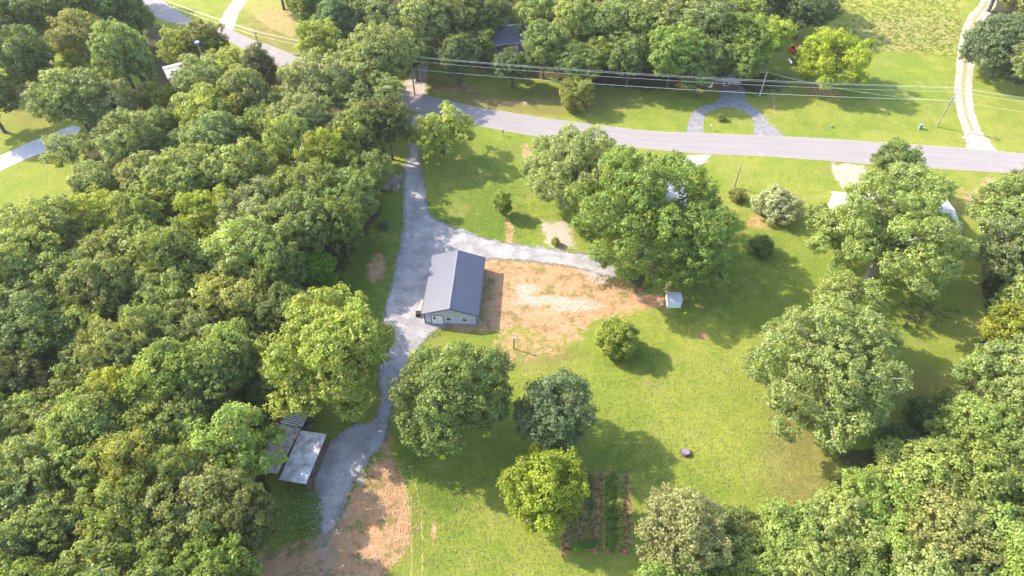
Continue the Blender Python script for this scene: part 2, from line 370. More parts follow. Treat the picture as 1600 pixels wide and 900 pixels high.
sheet('gravel_driveway', GR, .024, M_GRAVEL, .30, 5, .3)
sheet('looped_driveway', [(1073, 209), (1078, 184), (1094, 167), (1122, 158), (1128, 135), (1160, 135), (1165, 157), (1186, 172), (1203, 192), (1224, 214), (1182, 212), (1178, 192), (1166, 176), (1140, 168), (1112, 172), (1100, 186), (1097, 209)], .018, M_DRIVE, .08, 7)
sheet('concrete_apron', [(1068, 243), (1112, 242), (1104, 250), (1094, 259), (1060, 262), (1035, 300), (1015, 300)], .018, M_CONC, .04, 8, smooth=False)
sheet('side_street', [(-120, 296), (0, 243), (42, 224), (75, 211), (112, 197), (125, 204), (78, 233), (40, 249), (0, 267), (-120, 325)], .018, M_CONC, .03, 9)
tl = [(1560, -60), (1545, 2), (1524, 30), (1513, 60), (1508, 100), (1505, 140), (1509, 175), (1520, 205), (1538, 240)]
def track(name, pts, off, wd, z, m, seed, jit=.1):
    c = catmull([at(*p) for p in pts], 8); L_, R2 = [], []
    for i, p in enumerate(c):
        d = (c[min(i + 1, len(c) - 1)] - c[max(i - 1, 0)]).normalized(); nrm = Vector((-d.y, d.x, 0))
        f = wd * (1 + .8 * max(0, (i - len(c) * .86) / (len(c) * .14))) if wd > 2 else wd
        L_.append(p + nrm * (off + f / 2)); R2.append(p + nrm * (off - f / 2))
    rs = random.Random(seed); ring = []
    for a in L_ + R2[::-1]: ring.append((a.x + rs.uniform(-jit, jit), a.y + rs.uniform(-jit, jit), z))
    tri = tessellate_polygon([[Vector(p) for p in ring]]); me = bpy.data.meshes.new(name)
    me.from_pydata(ring, [], [tuple(t) for t in tri]); me.update()
    if me.polygons[0].normal.z < 0: me.flip_normals()
    o = link(name, me, m); o['kind'] = 'structure'; return o
M_STRAW = mat('straw_strip', (.30, .23, .11), .95, var=.25, vscale=2)
track('dirt_track', tl, 0, 4.0, .018, M_TRACK, 4, .18)
track('dirt_track_centre', tl[1:8], 0, .8, .026, M_STRAW, 14, .16)
sheet('side_drive', [(340, 40), (352, 18), (368, -10), (378, -60), (400, -60), (388, -5), (372, 22), (362, 48)], .018, M_TRACK, .15, 12)
sheet('dirt_drive', [(628, 132), (640, 118), (650, 98), (652, 84), (672, 86), (668, 110), (664, 138), (662, 152), (640, 148)], .018, M_TRACK, .2, 13)
M_RUT = mat('pale_rut', (.24, .25, .065), .95, var=.25, vscale=1.5)
for du, sd_ in ((0, 1), (17, 2)):
    track('wheel_rut', [(622 + du, 728), (632 + du, 760), (640 + du, 800), (643 + du, 850), (643 + du, 905), (640 + du, 960)], 0, .13, .012, M_RUT, sd_, .09)

# ------------------------------------------------------------------ foliage
def leaf_mat(name, c, trans=.46, hue=.026, val=.26):
    m = bpy.data.materials.new(name); m.use_nodes = True; n = m.node_tree; b = n.nodes['Principled BSDF']; out = n.nodes['Material Output']
    oi = n.nodes.new('ShaderNodeObjectInfo'); at_ = n.nodes.new('ShaderNodeAttribute'); at_.attribute_name = 'tint'
    sp = n.nodes.new('ShaderNodeSeparateColor'); n.links.new(at_.outputs['Color'], sp.inputs[0])
    hs = n.nodes.new('ShaderNodeHueSaturation'); hs.inputs['Color'].default_value = (*c, 1)
    def mr(src, a, b_):
        z = n.nodes.new('ShaderNodeMapRange'); z.inputs[3].default_value = a; z.inputs[4].default_value = b_; n.links.new(src, z.inputs[0]); return z.outputs[0]
    def ma(op, a, b_):
        z = n.nodes.new('ShaderNodeMath'); z.operation = op
        for i, q in enumerate((a, b_)):
            if isinstance(q, float): z.inputs[i].default_value = q
            else: n.links.new(q, z.inputs[i])
        return z.outputs[0]
    h = ma('ADD', mr(oi.outputs['Random'], .5 - hue * .25, .5 + hue * .65), mr(sp.outputs[1], -hue * .8, hue * .5))
    n.links.new(h, hs.inputs['Hue'])
    r2 = ma('FRACT', ma('MULTIPLY', oi.outputs['Random'], 7.31), 0.0)
    v = ma('MULTIPLY', mr(sp.outputs[0], .55, 1.5), mr(r2, 1 - val * .5, 1 + val * .5))
    n.links.new(v, hs.inputs['Value'])
    n.links.new(mr(ma('FRACT', ma('MULTIPLY', oi.outputs['Random'], 13.7), 0.0), .86, 1.02), hs.inputs['Saturation'])
    n.links.new(hs.outputs[0], b.inputs['Base Color']); b.inputs['Roughness'].default_value = .55; b.inputs['Specular IOR Level'].default_value = .35
    tr = n.nodes.new('ShaderNodeBsdfTranslucent')
    hy = n.nodes.new('ShaderNodeMix'); hy.data_type = 'RGBA'; hy.blend_type = 'MULTIPLY'; hy.inputs[0].default_value = 1
    n.links.new(hs.outputs[0], hy.inputs[6]); hy.inputs[7].default_value = (1.5, 1.35, .55, 1); n.links.new(hy.outputs[2], tr.inputs[0])
    mx = n.nodes.new('ShaderNodeMixShader'); mx.inputs[0].default_value = trans
    n.links.new(b.outputs[0], mx.inputs[1]); n.links.new(tr.outputs[0], mx.inputs[2]); n.links.new(mx.outputs[0], out.inputs[0])
    return m
LEAF = {
 'mid': (leaf_mat('leaf_mid_green', (0.186, 0.242, 0.049)), 'mid-green'),
 'light': (leaf_mat('leaf_light_green', (0.235, 0.292, 0.062)), 'light green'),
 'yellow': (leaf_mat('leaf_yellow_green', (0.273, 0.315, 0.040)), 'yellow-green'),
 'bright': (leaf_mat('leaf_bright_yellow', (0.259, 0.335, 0.035)), 'bright yellow-green'),
 'grey': (leaf_mat('leaf_grey_green', (0.218, 0.262, 0.077)), 'grey-green'),
 'dark': (leaf_mat('leaf_dark_green', (0.127, 0.180, 0.044)), 'dark green'),
 'blue': (leaf_mat('leaf_blue_green', (0.132, 0.190, 0.079)), 'blue-green'),
 'olive': (leaf_mat('leaf_olive', (0.226, 0.248, 0.055)), 'olive-green'),
 'brown': (leaf_mat('leaf_brown_green', (0.141, 0.155, 0.048)), 'brownish green'),
 'pink': (leaf_mat('leaf_pinkish', (.240, .250, .095)), 'pinkish tan-green'),
 'vivid': (leaf_mat('leaf_vivid_green', (0.122, 0.250, 0.018)), 'vivid green'),
 'lime': (leaf_mat('leaf_lime_green', (0.226, 0.285, 0.032)), 'lime green'),
 'fresh': (leaf_mat('leaf_fresh_green', (0.164, 0.240, 0.044)), 'green'),
 'white': (leaf_mat('leaf_pale_blossom', (0.31, 0.345, 0.18)), 'pale blossoming'),
 'twig': (leaf_mat('dead_twigs', (.36, .27, .23), .1), 'pinkish grey'),
}
M_BARK = mat('bark', (.13, .105, .085), .95, var=.3, vscale=3, bump=.05, bscale=6)
M_BARKP = mat('pale_bark', (.30, .27, .23), .95, var=.25, vscale=3, bump=.05, bscale=6)
def unit(a): return a / np.maximum(1e-9, np.linalg.norm(a, axis=-1, keepdims=True))
def crown(name, seed, R, RV, nl, lr, cr, per, leaf, low=-.55, irr=.16, cone=0., sway=.0, holes=.30):
    rs = np.random.RandomState(seed)
    leaf *= .86; per = int(per * 1.3)
    i = np.arange(nl); z = 1 - (1 - low) * (i + .5) / nl; ph = i * 2.39996 + rs.uniform(-.35, .35, nl) + seed
    z = np.clip(z + rs.uniform(-.1, .1, nl), -1, 1); rr = np.sqrt(1 - z * z)
    d = np.stack([np.cos(ph) * rr, np.sin(ph) * rr, z], -1)
    irr *= 1.25
    L = lr * rs.uniform(.6, 1.35, nl)
    rad = (1 - L / R * .72) * rs.uniform(1 - irr, 1 + irr * .8, nl)
    # broad bulges so the outline is not round
    rad *= 1 + sway * np.sin(ph * 2 + seed) * rr + sway * .6 * np.sin(ph * 3 + seed * 2.1)
    C = d * rad[:, None] * np.array([R, R, RV])
    if cone:
        f = 1 - cone * np.clip((C[:, 2] / RV + 1) / 2, 0, 1); C[:, 0] *= f; C[:, 1] *= f; L = L * (.45 + .55 * f)
    ni = max(4, nl // 3); di = unit(rs.normal(size=(ni, 3))) * rs.uniform(.2, .5, ni)[:, None]
    C2 = di * np.array([R, R, RV])
    if cone: C2[:, :2] *= .6
    C = np.vstack([C, C2]); L = np.concatenate([L, np.full(ni, lr * 1.1)])
    lt = rs.normal(.5, .09, len(C)); lh = rs.normal(.5, .12, len(C))
    cc, cn, ct, chh, cs = [], [], [], [], []
    for k in range(len(C)):
        m = int(4 * math.pi * L[k] ** 2 / (cr * cr * 1.85))
        if k >= nl: m = int(m * .28)
        dd = unit(rs.normal(size=(m, 3)))
        out = unit((C[k] / np.array([R, R, RV]))[None])[0]
        dd = dd[(dd @ out > -.45) | (dd[:, 2] > .2)]
        p = C[k] + dd * (L[k] * rs.uniform(.72, 1.12, len(dd)) * np.where(dd[:, 2] < 0, .8, 1))[:, None]
        if k < nl:
            dist = np.linalg.norm(p[:, None] - C[None, :nl], axis=2) / L[None, :nl]; dist[:, k] = 9
            kp = dist.min(1) > .78; p = p[kp]; dd = dd[kp]
        w1, w2, w3 = .9 + .3 * rs.rand(3) if k == 0 else (w1, w2, w3)
        hol = np.sin(p[:, 0] * 2.3 * w1 + seed) * np.sin(p[:, 1] * 2.1 * w2 + seed * 2) * np.sin(p[:, 2] * 2.5 * w3 + 1) + rs.normal(0, .12, len(p))
        kp = hol < holes; p = p[kp]; dd = dd[kp]
        cc.append(p); cn.append(dd); ct.append(lt[k] + rs.normal(0, .15, len(p))); chh.append(lh[k] + rs.normal(0, .15, len(p)))
        cs.append(np.full(len(p), 1.0 if k < nl else 1.7))
    cc = np.vstack(cc); cn = np.vstack(cn); ct = np.concatenate(ct); chh = np.concatenate(chh); cs = np.concatenate(cs)
    M = len(cc); cs2 = cs * rs.uniform(.7, 1.35, M)
    o = unit(rs.normal(size=(M, per, 3))); o[..., 2] *= .7
    pos = cc[:, None] + o * (cr * cs2)[:, None, None] * (rs.uniform(.25, 1.05, (M, per, 1)) ** .6)
    nr = unit(.75 * o + .45 * cn[:, None] + np.array([0, 0, .35]) + .55 * rs.normal(size=(M, per, 3)))
    pos = pos.reshape(-1, 3); nr = nr.reshape(-1, 3); N = len(pos)
    t = unit(np.cross(nr, rs.normal(size=(N, 3)))); b = np.cross(nr, t)
    s = (leaf * rs.uniform(.65, 1.3, N) * np.repeat(cs, per))[:, None]
    tw = nr * s * .12
    v = np.stack([pos - t * s * .6, pos + b * s * .42 + tw, pos + t * s * .6, pos - b * s * .42 + tw], 1).reshape(-1, 3)
    q = np.arange(N * 4).reshape(-1, 4)
    me = quads_mesh(name, v, q)
    a = me.attributes.new('tint', 'FLOAT_COLOR', 'POINT'); c = np.ones((N * 4, 4), np.float32)
    c[:, 0] = np.repeat(np.clip(np.repeat(ct, per) + rs.normal(0, .14, N), 0, 1), 4); c[:, 1] = np.repeat(np.clip(np.repeat(chh, per), 0, 1), 4)
    a.data.foreach_set('color', c.ravel())
    return me, C[:nl], N
def trunk_mesh(name, seed, H, zc, C, rb, nbr=8):
    rs = random.Random(seed); mb = MB()
    top = Vector((rs.uniform(-.4, .4), rs.uniform(-.4, .4), zc * 1.05)); mid = Vector((top.x * .3 + rs.uniform(-.2, .2), top.y * .3, zc * .5))
    mb.tube([(0, 0, -.2), (0, 0, .25), mid, top, top + Vector((0, 0, (H - zc) * .5))], [rb * 1.5, rb * 1.05, rb * .8, rb * .5, rb * .15], 8)
    for i in rs.sample(range(len(C)), min(nbr, len(C))):
        e = Vector((C[i][0], C[i][1], C[i][2] + zc)); f = rs.uniform(.35, .75); s0 = mid.lerp(top, f) if e.z > zc * .8 else mid
        m_ = s0.lerp(e, .5) + Vector((rs.uniform(-.5, .5), rs.uniform(-.5, .5), rs.uniform(.1, .8)))
        mb.tube([s0, m_, e, e + (e - m_) * .35], [rb * .42, rb * .3, rb * .16, rb * .05], 5)
        for _ in range(2):
            g = m_.lerp(e, .5); mb.tube([g, g + Vector((rs.uniform(-1.5, 1.5), rs.uniform(-1.5, 1.5), rs.uniform(.2, 1.4)))], [rb * .14, rb * .04], 4)
    me = mb.mesh(name, M_BARK); return me
NTRI = 0
PR = {}
def proto(kind, i, seed, R, RV, zc, **kw):
    me, C, N = crown('crown', seed, R, RV, **kw)
    me.materials.append(LEAF['mid'][0])
    H = zc + RV
    tm = trunk_mesh('trunk', seed, H, zc, C, R * .055 + .05)
    PR.setdefault(kind, []).append((me, tm, R, H, zc)); global NTRI; NTRI += N * 2
for i in range(5): proto('broad', i, 11 + i * 7, 5.0, 5.0, 8.6, nl=27 + i, lr=1.5, cr=.50, per=15, leaf=.34, sway=.10)
for i in range(3): proto('fine', i, 71 + i * 5, 5.0, 5.4, 8.6, nl=30, lr=1.35, cr=.42, per=13, leaf=.30, sway=.07, holes=.16)
for i in range(3): proto('clumpy', i, 131 + i * 5, 5.0, 5.0, 8.4, nl=30, lr=1.25, cr=.62, per=24, leaf=.33, irr=.22, sway=.12)
for i in range(2): proto('airy', i, 171 + i * 5, 5.0, 5.2, 8.6, nl=22, lr=1.15, cr=.45, per=11, leaf=.34, irr=.3, sway=.12)
proto('cedar', 0, 201, 3.2, 5.5, 5.9, nl=34, lr=1.0, cr=.38, per=14, leaf=.24, low=-.95, cone=.72, irr=.08)
for i in range(2): proto('bush', i, 231 + i, 2.0, 1.6, 1.5, nl=16, lr=.8, cr=.34, per=16, leaf=.22, low=-.8)
KW = {'broad': 'broadleaf tree', 'fine': 'fine-leaved tree', 'clumpy': 'clumpy-leaved tree', 'airy': 'open-crowned tree', 'cedar': 'cedar', 'bush': 'bush'}
_cnt = {}
ORD = 'first second third fourth fifth sixth seventh eighth ninth tenth eleventh twelfth thirteenth fourteenth fifteenth sixteenth seventeenth'.split()
BANDL = [(-15, 'along the top edge'), (75, 'level with the upper road bend'), (135, 'level with the tall cedar'), (200, 'level with the left street'), (260, 'level with the left lawn'), (315, 'level with the dead brush heap'), (370, 'at the foot of the left lawn'), (435, 'level with the metal building'), (500, "level with the metal building's windows"), (560, 'level with the yard post'), (625, 'just above the lean-to'), (700, 'level with the old shed'), (775, 'just below the old shed'), (850, 'level with the clay patch'), (2000, 'along the bottom edge')]
BANDR = [(450, 'beside the white house yard'), (560, 'beside the long lawn shadow'), (640, 'level with the dry clearing'), (710, 'level with the stump'), (790, 'below the shaded thicket'), (865, 'level with the pinkish tree'), (2000, 'along the bottom edge')]
BANDT = [(-15, 'in the hidden back row'), (60, 'in the back row'), (2000, 'in the front row')]
def wood_of(u, v):
    if v < 130 and 440 < u < 1300: return 'wood beyond the road', BANDT, 1
    if u < 660: return 'left wood', BANDL, 1
    return 'right-hand wood', BANDR, -1
def band_of(u, v):
    wd, bd, sg = wood_of(u, v)
    return wd, next(i for i, b in enumerate(bd) if v < b[0]), bd, sg
def tree(u, v, r, kind, colr, label=None, H=None, group=None, name=None, cat='tree', zf=None, rv=None):
    lst = PR[kind]; k = _cnt.get(kind, 0); _cnt[kind] = k + 1
    me, tm, R0, H0, zc0 = lst[k % len(lst)]
    zc = (H or 13) * zc0 / H0
    for _ in range(3):
        g = at(u, v, zc); pm = ppm(g); Rm = r / pm
        if not H: zc = min(17, max(8, Rm * 2.6)) * zc0 / H0
    Ht = zc * H0 / zc0; named = bool(label)
    rs = random.Random(int(u * 31 + v * 17))
    if not named and 'bush' != kind: Rm *= rs.uniform(1.02, 1.32) if (u < 500 and v > 250 and not (u < 180 and v < 360)) or u > 1000 or (v < 160 and u > 560) else rs.uniform(.96, 1.06); Ht *= rs.uniform(.88, 1.16)
    sx = Rm / R0 * rs.uniform(.97, 1.05)
    g = at(u, v, zc)
    if not label:
        wd, bi, bd, sg = band_of(u, v)
        row = sorted([t[0] * sg for t in T if band_of(t[0], t[1])[:2] == (wd, bi) and len(t) < 6])
        side = 'left' if sg == 1 else 'right'
        label = '%s %s %s, %s from %s' % (LEAF[colr][1], KW[kind], bd[bi][1], ORD[row.index(u * sg)], side)
        if wd != 'left wood': label += ' of ' + ('far wood' if 'road' in wd else 'right-hand wood')
        group = group or 'trees of the ' + wd
    e = empty(name or {'cedar': 'cedar_tree', 'bush': 'bush'}.get(kind, 'broadleaf_tree'), (g.x, g.y, 0), rs.uniform(0, 6.28), label, cat, group)
    e.scale = (sx * rs.uniform(.93, 1.07), sx * rs.uniform(.93, 1.07), Ht / H0)
    c = link('crown', me, None, e); c.material_slots[0].link = 'OBJECT'; c.material_slots[0].material = LEAF[colr][0]
    link('trunk', tm, None, e)
    return e
def hero(u, v, r, H, colr, label, seed, name='broadleaf_tree', zf=.58, RVf=.45, group=None, cat='tree', rb=None, pale=False, ax=1.0, **kw):
    zc = H * zf; g = at(u, v, zc); R = r / ppm(g)
    me, C, N = crown('crown', seed, R, H * RVf, **kw); me.materials.append(LEAF[colr][0]); global NTRI; NTRI += 2 * N
    e = empty(name, (g.x, g.y, 0), 0, label, cat, group); e.scale = (1, ax, 1)
    o = link('crown', me, None, e); o.location = (0, 0, zc)
    t = link('trunk', trunk_mesh('trunk', seed, H, zc, C, rb or R * .05 + .1, 14), None, e)
    if pale: t.data.materials[0] = M_BARKP
    return e
for k_ in PR.values():
    for me_, *_r in k_: pass
# prototype crowns are modelled about their own centre; lift them to crown height once
for k_ in PR.values():
    for me_, tm_, R0_, H0_, zc0_ in k_:
        me_.transform(Matrix.Translation((0, 0, zc0_)))

HB = dict(lr=1.9, cr=.58, per=15, leaf=.37)
hero(510, 560, 99, 17, 'yellow', 'large yellow-green tree overhanging the gravel drive above the old metal-roofed shed', 301, nl=48, lr=2.1, cr=.66, per=17, leaf=.40, sway=.06)
hero(707, 620, 88, 16, 'fresh', 'large round green tree directly in front of the metal building', 302, nl=52, lr=1.9, cr=.55, per=15, leaf=.34, sway=.04)
hero(868, 645, 60, 12, 'blue', 'rounded blue-green tree right of the big round green tree', 303, nl=34, lr=1.45, cr=.5, per=16, leaf=.3)
hero(848, 765, 66, 11, 'lime', 'bright yellow-green leafy tree beside the vegetable garden', 304, nl=38, lr=1.25, cr=.58, per=26, leaf=.31, irr=.18, holes=.5, low=-.75)
hero(905, 268, 84, 13, 'grey', 'broad grey-green oak left of the largest yard tree, below the road', 305, nl=56, lr=2.0, cr=.5, per=14, leaf=.32, sway=.06)
hero(1012, 338, 118, 18, 'fresh', 'largest spreading yard tree, over the small house right of the clay yard', 306, nl=64, lr=2.3, cr=.62, per=16, leaf=.38, sway=.07, irr=.2)
hero(1085, 405, 50, 11, 'light', 'lighter green tree at the lower right of the largest yard tree', 307, nl=24, lr=1.4, cr=.62, per=20, leaf=.36, irr=.25)
hero(1392, 372, 108, 17, 'light', 'tall loose-limbed tree standing in front of the white house', 308, nl=60, lr=2.0, cr=.56, per=16, leaf=.36, irr=.26, sway=.08, pale=True)
hero(1296, 582, 112, 17, 'light', 'very large light green tree at the right edge of the open lawn', 309, nl=62, lr=2.1, cr=.55, per=14, leaf=.34, irr=.22, sway=.06, pale=True)
hero(1304, 92, 57, 12, 'bright', 'bright yellow-green round tree on the lawn beyond the road', 310, nl=38, lr=1.7, cr=.7, per=24, leaf=.36, low=-.75)
hero(1578, 72, 62, 14, 'blue', 'big blue-green tree right of the pale dirt track', 311, nl=46, lr=2.2, cr=.6, per=15, leaf=.4, low=-.75)
hero(690, 207, 46, 11, 'yellow', 'airy yellow-green tree between the road and the gravel drive', 312, nl=26, lr=1.25, cr=.5, per=12, leaf=.36, irr=.3)
hero(366, 706, 64, 14, 'bright', 'bright yellow tree with bare grey limbs left of the old shed', 313, nl=30, lr=1.3, cr=.62, per=20, leaf=.36, irr=.3, pale=True)
hero(965, 530, 32, 6.0, 'yellow', 'dense rounded evergreen bush tree alone on the lawn', 314, name='evergreen_bush', nl=40, lr=.8, cr=.30, per=18, leaf=.19, low=-.9, irr=.05, holes=2, RVf=.52, zf=.5, cat='shrub')
hero(900, 148, 27, 7.5, 'olive', 'small dense tree alone on the verge beyond the road', 315, nl=26, lr=1.1, cr=.42, per=16, leaf=.28, low=-.85, RVf=.5, zf=.5)
hero(785, 318, 15, 5.6, 'lime', 'slender yellow-green sapling on a mulch patch by the gravel drive', 316, name='sapling', nl=18, lr=.6, cr=.3, per=18, leaf=.22, RVf=.48, zf=.52, irr=.15, holes=1, low=-.8)
hero(1214, 320, 36, 5.0, 'white', 'pale blossoming round shrub on the lawn below the road', 317, name='flowering_shrub', nl=30, lr=1.1, cr=.4, per=16, leaf=.26, low=-.8, RVf=.5, zf=.48, cat='shrub')
hero(611, 286, 18, 2.0, 'twig', 'heap of dead pinkish grey brush at the wood edge by the drive', 318, name='brush_pile', nl=14, lr=.6, cr=.4, per=14, leaf=.26, low=-.2, RVf=.5, zf=.35, cat='brush pile')
hero(1063, 830, 64, 14, 'pink', 'pinkish tan-green tree at the bottom edge right of the garden', 319, nl=40, lr=1.6, cr=.5, per=14, leaf=.3, irr=.22)

